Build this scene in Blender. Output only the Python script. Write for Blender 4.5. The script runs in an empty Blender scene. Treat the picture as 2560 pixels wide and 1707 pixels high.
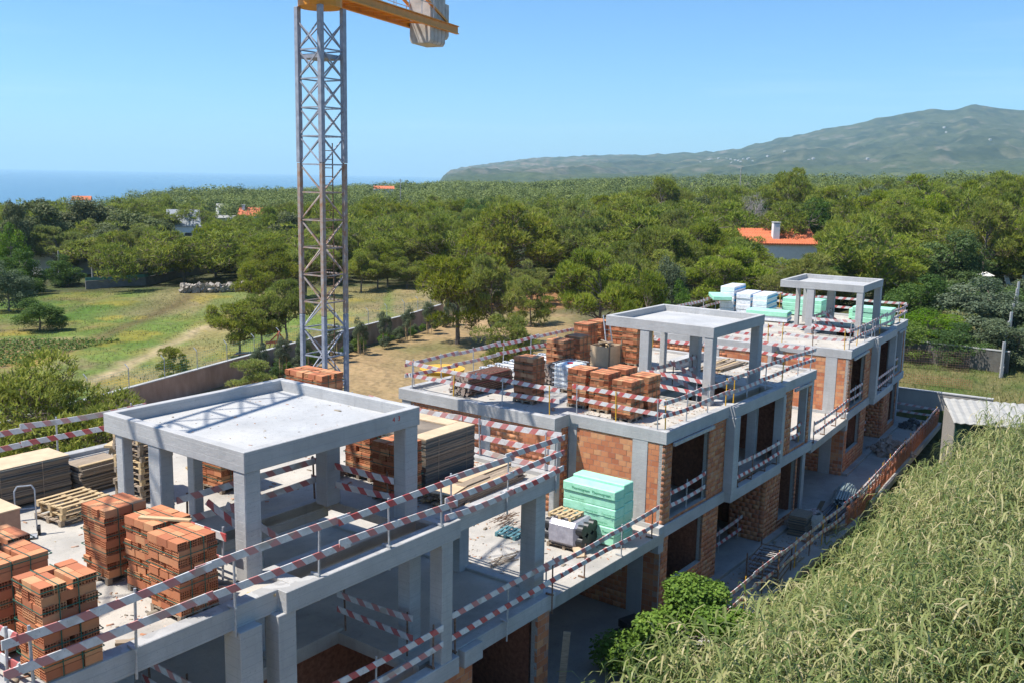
import bpy, math, random
import numpy as np
from mathutils import Matrix, Vector
R = math.radians
random.seed(7); rng = np.random.default_rng(7)
SC = bpy.context.scene
COL = SC.collection
# ------------------------------------------------------------------ camera
H = 15.3                                   # camera height, metres
PITCH, ROLL, LENS = R(9.675), R(1.1247), 36 * 2423.65 / 2560
cd = bpy.data.cameras.new('camera'); cam = bpy.data.objects.new('camera', cd); COL.objects.link(cam)
fw = Vector((0, math.cos(PITCH), -math.sin(PITCH))); r0 = Vector((1, 0, 0)); u0 = r0.cross(fw)
rr = math.cos(ROLL) * r0 + math.sin(ROLL) * u0; uu = -math.sin(ROLL) * r0 + math.cos(ROLL) * u0
M = Matrix((rr, uu, -fw)).transposed().to_4x4(); M.translation = (0, 0, H)
cam.matrix_world = M
cd.sensor_fit = 'HORIZONTAL'; cd.sensor_width = 36; cd.lens = LENS; cd.clip_start = 0.5; cd.clip_end = 200000
SC.camera = cam
# ------------------------------------------------------------------ sky and sun
SUN = Vector((-.529, -.119, 1.0)).normalized()       # towards the sun
w = bpy.data.worlds.new('World'); SC.world = w; w.use_nodes = True
nt = w.node_tree; nt.nodes.clear()
out = nt.nodes.new('ShaderNodeOutputWorld'); bg = nt.nodes.new('ShaderNodeBackground'); sky = nt.nodes.new('ShaderNodeTexSky')
sky.sky_type = 'NISHITA'; sky.sun_disc = False
sky.sun_elevation = math.asin(SUN.z); sky.sun_rotation = math.atan2(SUN.x, SUN.y) % (2 * math.pi)
sky.air_density = 1.0; sky.dust_density = 0.3; sky.ozone_density = 3.0; sky.altitude = 60
tc = nt.nodes.new('ShaderNodeTexCoord'); mp = nt.nodes.new('ShaderNodeMapping'); mp.inputs['Scale'].default_value = (1.1, 1.1, 15); mp.inputs['Rotation'].default_value = (0, R(3.5), 0)
nz = nt.nodes.new('ShaderNodeTexNoise'); nz.inputs['Scale'].default_value = 2.3; nz.inputs['Detail'].default_value = 6; nz.inputs['Roughness'].default_value = .55
cr = nt.nodes.new('ShaderNodeMapRange'); cr.inputs[1].default_value = .52; cr.inputs[2].default_value = .78; cr.inputs[4].default_value = .10
mx = nt.nodes.new('ShaderNodeMix'); mx.data_type = 'RGBA'; mx.inputs['B'].default_value = (8, 8.6, 9.2, 1)
L = nt.links.new
L(tc.outputs['Generated'], mp.inputs[0]); L(mp.outputs[0], nz.inputs[0]); L(nz.outputs[0], cr.inputs[0]); L(cr.outputs[0], mx.inputs['Factor'])
tn_ = nt.nodes.new('ShaderNodeMix'); tn_.data_type = 'RGBA'; tn_.blend_type = 'MULTIPLY'; tn_.inputs['Factor'].default_value = 1; tn_.inputs['B'].default_value = (.50, .78, 1.05, 1)
L(sky.outputs[0], tn_.inputs['A']); L(tn_.outputs['Result'], mx.inputs['A']); L(mx.outputs['Result'], bg.inputs[0]); L(bg.outputs[0], out.inputs[0])
bg.inputs[1].default_value = 0.115
sd = bpy.data.lights.new('sun', 'SUN'); sd.energy = 4.9; sd.angle = R(.53); sd.color = (1, .955, .89)
sun = bpy.data.objects.new('sun', sd); COL.objects.link(sun); sun.rotation_euler = SUN.to_track_quat('Z', 'Y').to_euler(); sun.location = (-40, -10, 80)
SC.view_settings.view_transform = 'Standard'; SC.view_settings.look = 'None'; SC.view_settings.gamma = 1
SC.view_settings.exposure = 0.55
SC.render.engine = 'CYCLES'
cy = SC.cycles; cy.use_denoising = True; cy.max_bounces = 6; cy.diffuse_bounces = 3; cy.glossy_bounces = 2; cy.transmission_bounces = 4; cy.transparent_max_bounces = 8; cy.volume_bounces = 1
cy.sample_clamp_indirect = 6; cy.caustics_reflective = False; cy.caustics_refractive = False; cy.use_adaptive_sampling = True; cy.adaptive_threshold = .015

# ------------------------------------------------------------------ helpers
def tag(o, label=None, cat=None, group=None, kind=None):
    if label: o['label'] = label
    if cat: o['category'] = cat
    if group: o['group'] = group
    if kind: o['kind'] = kind
    return o
def empty(name, loc=(0, 0, 0), rz=0, parent=None):
    o = bpy.data.objects.new(name, None); COL.objects.link(o); o.location = loc; o.rotation_euler = (0, 0, rz); o.empty_display_size = .1
    if parent: o.parent = parent
    return o
def link(name, me, parent=None, loc=None, rot=None, scale=None):
    o = bpy.data.objects.new(name, me); COL.objects.link(o)
    if parent: o.parent = parent
    if loc is not None: o.location = loc
    if rot is not None: o.rotation_euler = rot
    if scale is not None: o.scale = scale
    return o
class MB:
    def __init__(s): s.v = []; s.f = []; s.uv = []; s.has = False
    def add(s, vs, fs, uvs=None):
        n = len(s.v); s.v += [tuple(q) for q in vs]; s.f += [tuple(i + n for i in f) for f in fs]
        if uvs: s.uv += uvs; s.has = True
        return s
    def box(s, x0, x1, y0, y1, z0, z1):
        return s.add([(x0,y0,z0),(x1,y0,z0),(x1,y1,z0),(x0,y1,z0),(x0,y0,z1),(x1,y0,z1),(x1,y1,z1),(x0,y1,z1)],
              [(0,3,2,1),(4,5,6,7),(0,1,5,4),(1,2,6,5),(2,3,7,6),(3,0,4,7)])
    def obox(s, p, q, w, h, up=(0, 0, 1), roll=0):       # bar from p to q, w wide, h high
        p = Vector(p); q = Vector(q); d = (q - p).normalized(); up = Vector(up)
        if abs(d.dot(up)) > .98: up = Vector((1, 0, 0))
        sx = d.cross(up).normalized(); sz = sx.cross(d)
        if roll: sx, sz = sx * math.cos(roll) + sz * math.sin(roll), sz * math.cos(roll) - sx * math.sin(roll)
        a = sx * w / 2; b = sz * h / 2
        return s.add([p-a-b, p+a-b, q+a-b, q-a-b, p-a+b, p+a+b, q+a+b, q-a+b], [(0,3,2,1),(4,5,6,7),(0,1,5,4),(1,2,6,5),(2,3,7,6),(3,0,4,7)])
    def tube(s, p, q, r, r2=None, n=6, cap=True):
        p = Vector(p); q = Vector(q); d = (q - p).normalized(); r2 = r if r2 is None else r2
        up = Vector((0, 0, 1)) if abs(d.z) < .95 else Vector((1, 0, 0))
        a = d.cross(up).normalized(); b = a.cross(d)
        vs = []
        for c, rad in ((p, r), (q, r2)):
            for k in range(n):
                t = 2 * math.pi * k / n; vs.append(c + a * (math.cos(t) * rad) + b * (math.sin(t) * rad))
        fs = [(k, k + n, (k + 1) % n + n, (k + 1) % n) for k in range(n)]
        if cap: fs += [tuple(range(n)), tuple(range(2 * n - 1, n - 1, -1))]
        return s.add(vs, fs)
    def poly(s, pts, z0, z1):
        n = len(pts); vs = [(x, y, z0) for x, y in pts] + [(x, y, z1) for x, y in pts]
        return s.add(vs, [tuple(range(n - 1, -1, -1)), tuple(range(n, 2 * n))] + [(k, (k + 1) % n, (k + 1) % n + n, k + n) for k in range(n)])
    def mesh(s, name, mat):
        me = bpy.data.meshes.new(name); me.from_pydata(s.v, [], s.f)
        if s.has:
            l = me.uv_layers.new(name='UVMap'); l.data.foreach_set('uv', np.array(s.uv, 'f').ravel())
        if mat: me.materials.append(mat)
        me.update(); return me
    def build(s, name, mat, parent=None, bevel=0, **k):
        o = link(name, s.mesh(name, mat), parent, **k)
        if bevel:
            m = o.modifiers.new('bevel', 'BEVEL'); m.width = bevel; m.segments = 1; m.limit_method = 'ANGLE'
        return o
def tri_mesh(name, V, F, mat, col=None, smooth=False):
    """V (n,3), F (m,3|4) numpy; col (n,) one value per vertex -> attribute 'tint'"""
    me = bpy.data.meshes.new(name); k = F.shape[1]
    me.vertices.add(len(V)); me.vertices.foreach_set('co', np.ascontiguousarray(V, 'f').ravel())
    me.loops.add(F.size); me.loops.foreach_set('vertex_index', np.ascontiguousarray(F, 'i').ravel())
    me.polygons.add(len(F)); me.polygons.foreach_set('loop_start', np.arange(0, F.size, k, dtype='i')); me.polygons.foreach_set('loop_total', np.full(len(F), k, 'i'))
    if smooth: me.polygons.foreach_set('use_smooth', np.ones(len(F), bool))
    if col is not None:
        if col.ndim == 1:
            a = me.attributes.new('tint', 'FLOAT', 'POINT'); a.data.foreach_set('value', col.astype('f'))
        else:
            a = me.attributes.new('tint', 'FLOAT_COLOR', 'POINT'); a.data.foreach_set('color', np.c_[col, np.ones(len(col))].astype('f').ravel())
    me.materials.append(mat); me.update(calc_edges=True); return me
# ------------------------------------------------------------------ materials
MATS = {}
class NM:
    def __init__(s, name, rough=.8, spec=.3):
        s.m = bpy.data.materials.new(name); s.m.use_nodes = True; s.t = s.m.node_tree; s.n = s.t.nodes
        s.b = s.n['Principled BSDF']; s.b.inputs['Roughness'].default_value = rough; s.b.inputs['Specular IOR Level'].default_value = spec
        MATS[name] = s.m
    def new(s, ty, **k):
        x = s.n.new(ty)
        for a, v in k.items(): setattr(x, a, v)
        return x
    def L(s, a, b): s.t.links.new(a, b)
    def co(s, kind='Object', scale=(1, 1, 1), rot=(0, 0, 0)):
        t = s.new('ShaderNodeTexCoord'); m = s.new('ShaderNodeMapping'); m.inputs['Scale'].default_value = scale; m.inputs['Rotation'].default_value = rot
        s.L(t.outputs[kind], m.inputs[0]); return m.outputs[0]
    def noise(s, vec, scale, detail=4, rough=.55, lo=None, hi=None, a=0., b=1.):
        n = s.new('ShaderNodeTexNoise'); n.inputs['Scale'].default_value = scale; n.inputs['Detail'].default_value = detail; n.inputs['Roughness'].default_value = rough
        s.L(vec, n.inputs['Vector']); o = n.outputs[0]
        if lo is not None: o = s.rng(o, lo, hi, a, b)
        return o
    def rng(s, v, lo, hi, a=0., b=1.):
        r = s.new('ShaderNodeMapRange'); s.L(v, r.inputs[0])
        for i, x in enumerate((lo, hi, a, b)): r.inputs[i + 1].default_value = x
        return r.outputs[0]
    def mix(s, f, a, b, mode='MIX'):
        m = s.new('ShaderNodeMix', data_type='RGBA', blend_type=mode)
        for k, x in (('Factor', f), ('A', a), ('B', b)):
            if isinstance(x, (int, float)): m.inputs[k].default_value = x
            elif isinstance(x, tuple): m.inputs[k].default_value = (*x, 1)
            else: s.L(x, m.inputs[k])
        return m.outputs['Result']
    def ramp(s, v, stops):
        r = s.new('ShaderNodeValToRGB'); e = r.color_ramp.elements
        while len(e) < len(stops): e.new(.5)
        for x, (p, c) in zip(e, stops): x.position = p; x.color = (*c, 1)
        s.L(v, r.inputs[0]); return r.outputs[0]
    def math(s, op, a, b=None):
        m = s.new('ShaderNodeMath', operation=op)
        for i, x in enumerate((a, b)):
            if x is None: continue
            if isinstance(x, (int, float)): m.inputs[i].default_value = x
            else: s.L(x, m.inputs[i])
        return m.outputs[0]
    def col(s, c): s.L(c, s.b.inputs['Base Color']) if not isinstance(c, tuple) else setattr(s.b.inputs['Base Color'], 'default_value', (*c, 1))
    def bump(s, h, st=.3, dist=.02):
        b = s.new('ShaderNodeBump'); b.inputs['Strength'].default_value = st; b.inputs['Distance'].default_value = dist; s.L(h, b.inputs['Height']); s.L(b.outputs[0], s.b.inputs['Normal'])
    def attr(s, name='tint', out='Fac'):
        a = s.new('ShaderNodeAttribute', attribute_name=name); return a.outputs[out]
    def rand(s): return s.new('ShaderNodeObjectInfo').outputs['Random']

def concrete(name, c, boards=True, dirt=.5, warm=0.):
    m = NM(name, .88, .25); v = m.co()
    a = m.noise(v, .7, 5, .6, .3, .7); f = m.noise(v, 9, 5, .65, .25, .75)
    d = tuple(x * (1 - .34 * dirt) for x in c); e = tuple(min(1, x * 1.16) for x in c)
    k = m.mix(a, d, e); k = m.mix(m.math('MULTIPLY', f, .35), k, tuple(x * .72 for x in c))
    st = m.noise(m.co(scale=(2.2, 2.2, .22)), 2.4, 5, .6, .56, .78, 0, .45)          # run marks down the face
    k = m.mix(st, k, tuple(x * .42 for x in c)); k = m.mix(m.noise(v, .33, 4, .6, .42, .66, 0, .5), k, (c[0] * 1.12, c[1] * 1.06, c[2] * .96) if not boards else tuple(x * .74 for x in c))
    sp = m.noise(v, 30, 2, .5, .64, .72, 0, .7); k = m.mix(sp, k, tuple(x * .5 for x in c))
    h = f
    if boards:
        w = m.new('ShaderNodeTexWave', wave_type='BANDS', bands_direction='Z', wave_profile='SAW'); w.inputs['Scale'].default_value = 1.65; w.inputs['Distortion'].default_value = .35; w.inputs['Detail'].default_value = 2
        m.L(v, w.inputs[0]); ln = m.rng(w.outputs['Fac'], .93, .99, 0, 1); k = m.mix(m.math('MULTIPLY', ln, .5), k, tuple(x * .5 for x in c))
        g = m.noise(m.co(scale=(.8, .8, 14)), 3, 4, .6); k = m.mix(m.rng(g, .42, .68, 0, .5), k, tuple(x * .7 for x in c)); h = m.math('SUBTRACT', f, m.math('MULTIPLY', ln, .8))
    m.col(k); m.bump(h, .35, .015); return m.m
CONC = concrete('concrete_formed', (.50, .49, .47), True, .9)
SLAB = concrete('concrete_floor', (.47, .44, .39), False, 1.0)
ROOFC = concrete('concrete_trowelled', (.45, .45, .44), False, .45)
GSLAB = concrete('concrete_yard', (.36, .34, .31), False, .8)
def brickmat(name, obj=True):
    m = NM(name, .85, .25); rv = m.rand() if obj else m.attr()
    k = m.ramp(rv, [(0, (.43, .145, .07)), (.35, (.53, .195, .09)), (.7, (.60, .25, .115)), (1, (.64, .33, .16))])
    v = m.co(); n = m.noise(v, 7, 4, .6, .3, .7); k = m.mix(m.math('MULTIPLY', n, .3), k, (.40, .155, .08))
    g = m.new('ShaderNodeTexWave', wave_type='BANDS', bands_direction='Z'); g.inputs['Scale'].default_value = 16; m.L(v, g.inputs[0])
    k = m.mix(m.noise(v, 2.5, 3, .5, .55, .75, 0, .3), k, (.55, .40, .30)); m.col(k); m.bump(g.outputs['Fac'] if obj else n, .12, .004); return m.m
BRICK = brickmat('terracotta_brick'); BRICKS = brickmat('terracotta_brick_course', False)
def plain(name, c, rough=.7, var=.2, scale=6, c2=None, spec=.3, metal=0, bump=0, obj=0, sc3=(1, 1, 1)):
    m = NM(name, rough, spec); v = m.co(scale=sc3); n = m.noise(v, scale, 5, .6, .3, .7)
    k = m.mix(n, tuple(x * (1 - var) for x in c), c2 or tuple(min(1, x * (1 + var)) for x in c))
    if obj: k = m.mix(m.rng(m.rand(), 0, 1, 0, obj), k, tuple(x * .5 for x in c))
    m.col(k); m.b.inputs['Metallic'].default_value = metal
    if bump: m.bump(n, bump, .02)
    return m.m
MORTAR = plain('mortar', (.36, .335, .30), .95, .25, 20, bump=.4)
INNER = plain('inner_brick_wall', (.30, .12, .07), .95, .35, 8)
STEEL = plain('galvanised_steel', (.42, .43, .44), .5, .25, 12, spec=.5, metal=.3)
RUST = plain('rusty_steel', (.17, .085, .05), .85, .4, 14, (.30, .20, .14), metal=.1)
YELL = plain('yellow_paint', (.66, .36, .03), .5, .15, 9)
WOOD = plain('pale_pine_board', (.55, .40, .22), .8, .25, 5, sc3=(1, 6, 6), obj=.35)
WOODG = plain('weathered_wood', (.34, .265, .19), .85, .35, 4, sc3=(1, 9, 9), obj=.6)
PLY = plain('plywood_face', (.58, .43, .27), .7, .15, 3, bump=.1)
PLYE = plain('plywood_edge', (.235, .19, .15), .85, .4, 2.5, (.36, .29, .21), sc3=(.5, .5, 22), obj=.6)
PLYB = plain('film_faced_edge', (.085, .115, .125), .8, .5, 2.5, (.22, .20, .165), sc3=(.5, .5, 24), obj=.5)
BLK = plain('black_plastic', (.02, .02, .022), .45, .3, 8, spec=.5)
STRAP = plain('green_strap', (.03, .12, .085), .5, .2, 20)
ORANGE = plain('orange_crane_paint', (.72, .27, .015), .45, .12, 3, spec=.45)
GREYP = plain('grey_crane_paint', (.30, .31, .36), .5, .25, 5, (.40, .41, .45), spec=.5)
CWT = plain('counterweight_concrete', (.36, .33, .30), .9, .25, 3, bump=.3)
WHITE = plain('white_render', (.78, .77, .74), .85, .08, 1.5)
TILE = plain('red_roof_tile', (.58, .17, .075), .8, .3, 4, obj=.2)
GLASSD = plain('dark_window_glass', (.03, .045, .06), .12, .2, 2, spec=.6)
SHEETW = plain('fibre_cement_sheet', (.36, .35, .32), .85, .15, 2)
GFOAM = plain('green_foam_board', (.34, .74, .50), .5, .08, 3, (.42, .79, .58), bump=.5)
WFILM = plain('white_stretch_film', (.74, .74, .76), .35, .12, 6, spec=.5, bump=.6)
BLUEP = plain('blue_print', (.05, .32, .62), .5, .3, 6)
PINKW = plain('pink_render', (.36, .25, .19), .9, .22, 1.2, (.46, .34, .27), sc3=(1, 1, .4), bump=.2)
GMESH = plain('green_mesh_fence', (.10, .26, .20), .7, .2, 3)
ONET = plain('orange_safety_net', (.45, .17, .09), .7, .2, 6)
REDP = plain('red_marker', (.6, .04, .03), .6, .1, 8)
PRINT = plain('dark_print', (.06, .30, .17), .6, .1, 8)
BARK = plain('pine_bark', (.16, .115, .085), .95, .45, 7, (.30, .24, .20), sc3=(2, 2, .6), bump=.6)
GBARK = plain('grey_twig', (.34, .30, .27), .95, .35, 7)
RUBB = plain('broken_masonry', (.40, .30, .24), .95, .35, 5, bump=.4, obj=.4)
STONE = plain('dry_stone', (.40, .35, .29), .95, .35, 4, bump=.4, obj=.4)
def stripes():
    m = NM('red_white_stripe', .6, .35); u = m.new('ShaderNodeUVMap'); s = m.new('ShaderNodeSeparateXYZ'); m.L(u.outputs[0], s.inputs[0])
    ph = m.math('ADD', s.outputs[0], m.math('MULTIPLY', s.outputs[1], .85))
    fr = m.math('FRACT', m.math('ADD', m.math('DIVIDE', ph, .5), m.math('MULTIPLY', m.rand(), 7)))
    msk = m.rng(fr, .42, .435, 0, 1); v = m.co(); wn = m.noise(v, 5, 5, .7, .30, .72)
    fade = m.rng(m.rand(), .1, 1, .05, .7)
    red = m.mix(wn, (.50, .03, .035), (.50, .16, .14)); red = m.mix(fade, red, (.58, .38, .35))
    wh = m.mix(wn, (.74, .72, .70), (.52, .49, .46)); k = m.mix(msk, red, wh)
    k = m.mix(m.noise(v, 26, 3, .6, .64, .72, 0, .6), k, (.30, .25, .21))
    gone = m.noise(m.co(scale=(1, 1, 1)), 1.6, 2, .5, .60, .66, 0, .75); k = m.mix(m.math('MULTIPLY', gone, m.rng(m.rand(), .5, .6, 0, 1)), k, (.42, .36, .30))
    m.col(k); return m.m
STRIPE = stripes()
def leafmat(name, stops, trans=.3, rough=.6, vary=True):
    m = NM(name, rough, .25); k = k0 = m.ramp(m.attr(), stops)
    k = m.mix(m.rng(m.rand(), 0, 1, 0, .38), k, tuple(x * .6 for x in stops[1][1])); hs_ = m.new('ShaderNodeHueSaturation'); m.L(m.rng(m.math('FRACT', m.math('MULTIPLY', m.rand(), 17.3)), 0, 1, .487, .512), hs_.inputs['Hue']); m.L(m.rng(m.math('FRACT', m.math('MULTIPLY', m.rand(), 7.7)), 0, 1, .92, 1.15), hs_.inputs['Saturation']); m.L(k, hs_.inputs['Color']); k = hs_.outputs[0] if vary else k0; m.col(k)
    tr = m.new('ShaderNodeBsdfTranslucent'); m.L(k, tr.inputs[0]); ms = m.new('ShaderNodeMixShader'); ms.inputs[0].default_value = trans
    o = m.n['Material Output']; m.L(m.b.outputs[0], ms.inputs[1]); m.L(tr.outputs[0], ms.inputs[2]); m.L(ms.outputs[0], o.inputs[0]); return m.m
PINE = leafmat('pine_needles', [(0, (.22, .17, .125)), (.06, (.13, .165, .035)), (.5, (.32, .375, .065)), (.85, (.47, .48, .095)), (1, (.54, .48, .13))], .45)
DARKL = leafmat('dark_evergreen_leaves', [(0, (.045, .085, .02)), (.5, (.10, .175, .04)), (1, (.20, .275, .06))], .42)
EUCL = leafmat('eucalyptus_leaves', [(0, (.075, .10, .035)), (.5, (.145, .17, .065)), (1, (.26, .26, .11))], .35)
OLIVE = leafmat('grey_green_leaves', [(0, (.07, .10, .05)), (.5, (.15, .19, .10)), (1, (.25, .28, .16))])
LIME = leafmat('bright_green_leaves', [(0, (.06, .12, .012)), (.5, (.14, .24, .02)), (1, (.27, .36, .05))])
REED = leafmat('reed_leaves', [(0, (.045, .08, .022)), (.3, (.13, .185, .05)), (.62, (.34, .36, .13)), (1, (.60, .51, .28))], .4, .42, False)
GRASS = leafmat('dry_grass', [(0, (.12, .17, .04)), (.5, (.26, .26, .09)), (1, (.44, .36, .17))], .3)
FARW = leafmat('far_pine_foliage', stops=[(0, (.075, .105, .025)), (.5, (.145, .185, .042)), (1, (.225, .26, .06))], trans=.2, vary=False)
# ------------------------------------------------------------------ house frames (a along the row, b to the back, z up from the roof edge)
HOUSES = [((-5.03, 17.71), 36.43, 7.50), ((7.69, 36.51), 36.55, 6.81), ((19.91, 54.79), 32.57, 6.60)]
CANTOP = (2.55, 2.94, 2.94)
def frame(i):
    (x, y), yaw, z = HOUSES[i]; return (x, y, z), R(90 - yaw)
def tow(i, a, b, z=0):
    (x, y, z0), t = frame(i); c, s = math.cos(t), math.sin(t); return Vector((x + a * c - b * s, y + a * s + b * c, z0 + z))
def tol(i, x, y):
    (x0, y0, _), t = frame(i); c, s = math.cos(t), math.sin(t); dx, dy = x - x0, y - y0; return dx * c + dy * s, -dx * s + dy * c
def smooth(x, a, b):
    t = np.clip((x - a) / (b - a), 0, 1); return t * t * (3 - 2 * t)
# ------------------------------------------------------------------ terrain
SIL = np.array([(-4.6,-.6),(-4.27,-.09),(-3.76,.24),(-3.13,.43),(-1.87,.65),(-.11,.91),(1.41,1.11),(3.67,1.23),(5.43,1.33),(7.92,1.4),(9.64,1.53),(11.34,1.62),(12.78,1.81),(13.95,2.14),(15.11,2.43),(17.4,2.92),(19.62,3.39),(20.7,3.64),(21.98,3.88),(22.83,3.96),(23.88,3.93),(24.38,4.15),(24.9,4.1),(25.73,3.96),(27,3.85),(33,3.3),(42,2.4),(60,1.2),(75,.6)])
_oct = [(rng.normal(size=2), rng.uniform(0, 6.28)) for _ in range(40)]
def fbm(x, y, lam, n=5, seed=0):
    o = 0; a = 1
    for k in range(n):
        for j in range(3):
            (d, p) = _oct[(seed * 7 + k * 3 + j) % 40]; d = d / np.hypot(*d)
            o = o + a * np.sin((x * d[0] + y * d[1]) * 6.283 / lam + p + 1.7 * np.sin((x * d[1] - y * d[0]) * 4.1 / lam + p))
        lam *= .47; a *= .55
    return o / 5
def gh(x, y):
    x = np.asarray(x, float); y = np.asarray(y, float)
    s = smooth(y, 55, 120)
    h = s * (np.clip(.058 * np.maximum(x, 0), 0, 12) + np.clip(.028 * np.minimum(x, 0), -7, 0))
    h = h + s * .35 * fbm(x, y, 38, 3, 2) + 4.6 * smooth(y, 190, 380) * fbm(x, y, 300, 3, 3)
    a, b = tol(1, x, y); site = smooth(-b, -12.6, -11.2) * smooth(a, -42, -36) * (1 - smooth(a, 32, 34)) * (y < 80)
    h = h * (1 - site) - 1.25 * site
    a3, b3 = tol(2, x, y); up = smooth(a3, 11.4, 12.2) * smooth(-b3, -14, -11) * smooth(b3, -16, -9) * (y < 110)
    h = h * (1 - up) + up * np.maximum(h, 1.75 + np.clip(.06 * (a3 - 12), 0, .6))
    r = np.hypot(x, y); az = np.degrees(np.arctan2(x, y))
    el = np.interp(az, SIL[:, 0], SIL[:, 1]); Rg = np.interp(az, [-5, 5, 15, 25, 40], [6800, 6200, 5600, 5300, 5200])
    ridge = np.maximum(Rg * np.tan(np.radians(el)) + H, -10); r0 = 1700.
    t = np.clip((r - r0) / (Rg - r0), 0, 1)
    mz = ridge * (.25 * t + .75 * t ** 1.9) + fbm(x, y, 900, 6, 1) * 46 * t * (1 - t) * 3.0
    mz = mz - np.abs(fbm(x, y, 420, 4, 4)) * 62 * t * (1.08 - t) * 1.6 + fbm(x, y, 150, 3, 5) * 9 * t
    mz = np.where(r > Rg, ridge - (r - Rg) * .35, mz)
    land = smooth(az, -5.2, -4.0) * smooth(-az, -85, -70)
    r1 = np.interp(az, [-30, -22, -14, -5], [300, 420, 800, 1100]); far = smooth(r, r1, r1 * 1.6)
    h = h * (1 - far) + far * (land * mz + (1 - land) * (-90))
    return h
def ghs(x, y): return float(gh(x, y))
th = np.radians(np.concatenate([np.linspace(-180, -44, 40)[:-1], np.linspace(-44, 44, 421), np.linspace(44, 180, 40)[1:-1]]))
rad = np.concatenate([[2, 8], np.geomspace(14, 220, 190), np.geomspace(226, 9500, 270)])
TT, RR = np.meshgrid(th, rad); GX = RR * np.sin(TT); GY = RR * np.cos(TT); GZ = gh(GX, GY)
nr, na = GX.shape
V = np.c_[GX.ravel(), GY.ravel(), GZ.ravel()]
ii = np.arange(nr - 1)[:, None] * na; jj = np.arange(na)[None, :]; j2 = (jj + 1) % na
F = np.stack([ii + jj, ii + j2, ii + na + j2, ii + na + jj], -1).reshape(-1, 4)[:, ::-1]
# surface colours of the ground: field, garden soil, forest floor, far hills
X, Y = V[:, 0], V[:, 1]; n1 = fbm(X, Y, 26, 4, 3); n2 = fbm(X, Y, 9, 4, 4); n3 = fbm(X, Y, 60, 3, 5)
def c3(*c): return np.array(c)[None, :]
def blend(C, m, c): return C * (1 - m[:, None]) + m[:, None] * (c if isinstance(c, np.ndarray) else c3(*c))
C = np.tile(c3(.115, .105, .055), (len(V), 1)); C = blend(C, smooth(n2, -.1, .5) * .7, (.085, .115, .035))
rv = np.hypot(X, Y)
def seg_side(p, q): return (q[0] - p[0]) * (Y - p[1]) - (q[1] - p[1]) * (X - p[0])
WALLP = [(-29, 47), (-24.2, 60), (-18.4, 75.5), (-10.6, 94), (-7.5, 103)]
wx = np.interp(Y, [p[1] for p in WALLP], [p[0] for p in WALLP])
field = smooth(wx - X, 0, 1) * (1 - smooth(Y, 128, 138)) * smooth(X, -95, -80) + smooth(Y, 120, 124) * (1 - smooth(Y, 134, 138)) * smooth(X, -48, -44) * (1 - smooth(X, -12, -9)); field = np.clip(field, 0, 1)
fc = np.tile(c3(.27, .24, .065), (len(V), 1)); fc = blend(fc, smooth(n1 + .35 * n2, -.35, .25), (.155, .215, .045)); fc = blend(fc, smooth(n3 + .4 * n2, .12, .45), (.26, .205, .105)); fc = blend(fc, smooth(-n1 + .5 * n2, .3, .6) * .7, (.25, .17, .085))
fc = blend(fc, smooth(Y, 104, 112) * smooth(X, -52, -46) * .75, (.31, .235, .125)); fc = blend(fc, smooth(-X, 44, 50) * smooth(Y, 100, 108) * (1 - smooth(Y, 118, 124)) * .8, (.13, .22, .035))
strip = fbm(X * 1.0 + .12 * Y, Y * .05, 11, 3, 2); fc = blend(fc, smooth(strip, .15, .4) * .65, (.30, .235, .105)); fc = blend(fc, smooth(-strip, .2, .45) * .6, (.15, .215, .04)); fc = blend(fc, np.exp(-((X + 40 + .1 * (Y - 100)) / 1.1) ** 2) * smooth(Y, 84, 90) * .8, (.17, .115, .055))
pth = np.exp(-((X + 31 + .03 * (Y - 84) + .3 * n2) / .8) ** 2) * smooth(Y, 66, 72) * (1 - smooth(Y, 98, 101)); fc = blend(fc, pth, (.46, .345, .20))
crop = smooth(-X, 37.5, 38.5) * smooth(Y, 74, 75) * (1 - smooth(Y, 89, 91)) * (1 - smooth(-X, 52, 54)); fc = blend(fc, crop * .85, (.36, .20, .11)); fc = blend(fc, np.clip(crop + smooth(Y, 66, 70) * (1 - smooth(Y, 90, 95)) * smooth(-X, 34, 40) * .4 - .2, 0, 1) * smooth(n2, .1, .4), (.42, .30, .16))
ylw = smooth(fbm(X, Y, 17, 3, 1) + .3 * n2, .32, .55); fc = blend(fc, ylw * .6, (.40, .29, .05)); C = blend(C, field, fc)
gard = smooth(X - wx, -.3, .3) * (1 - smooth(X, 4, 9)) * (1 - smooth(Y, 104, 112)); gc = np.tile(c3(.42, .28, .15), (len(V), 1)); gc = blend(gc, smooth(n2, -.2, .5) * .6, (.34, .225, .12)); gc = blend(gc, smooth(n1, .3, .6) * .5, (.20, .20, .075))
C = blend(C, gard, gc)
rs = np.exp(-((X - 2.5) / 6) ** 2 - ((Y - 119) / 9) ** 2); C = blend(C, smooth(rs, .25, .5), (.40, .19, .095))
lawn = np.exp(-((X - 47) / 3.2) ** 2 - ((Y - 112) / 20) ** 2); C = blend(C, smooth(lawn, .3, .5), (.14, .21, .04))
a3, b3 = tol(2, X, Y); up = smooth(a3, 11.2, 11.6) * smooth(-b3, -12, -10) * smooth(b3, -16, -9) * (Y < 100); C = blend(C, up, (.19, .165, .07)); C = blend(C, up * smooth(n2, -.1, .3), (.10, .135, .035))
fs = smooth(rv, 1300, 2200); m1 = fbm(X, Y, 700, 6, 6); m2 = fbm(X, Y, 260, 5, 1); m3 = fbm(X, Y, 120, 4, 2)
hc = np.tile(c3(.07, .08, .036), (len(V), 1)); hc = blend(hc, smooth(m1 + .7 * m3, -.1, .3), (.024, .038, .018)); hc = blend(hc, smooth(m2 + .5 * m1, .25, .6) * .8, (.14, .125, .07)); hc = blend(hc, smooth(m2 - .5 * m1 + .3 * m3, .42, .62) * .75, (.21, .165, .13))
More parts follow.
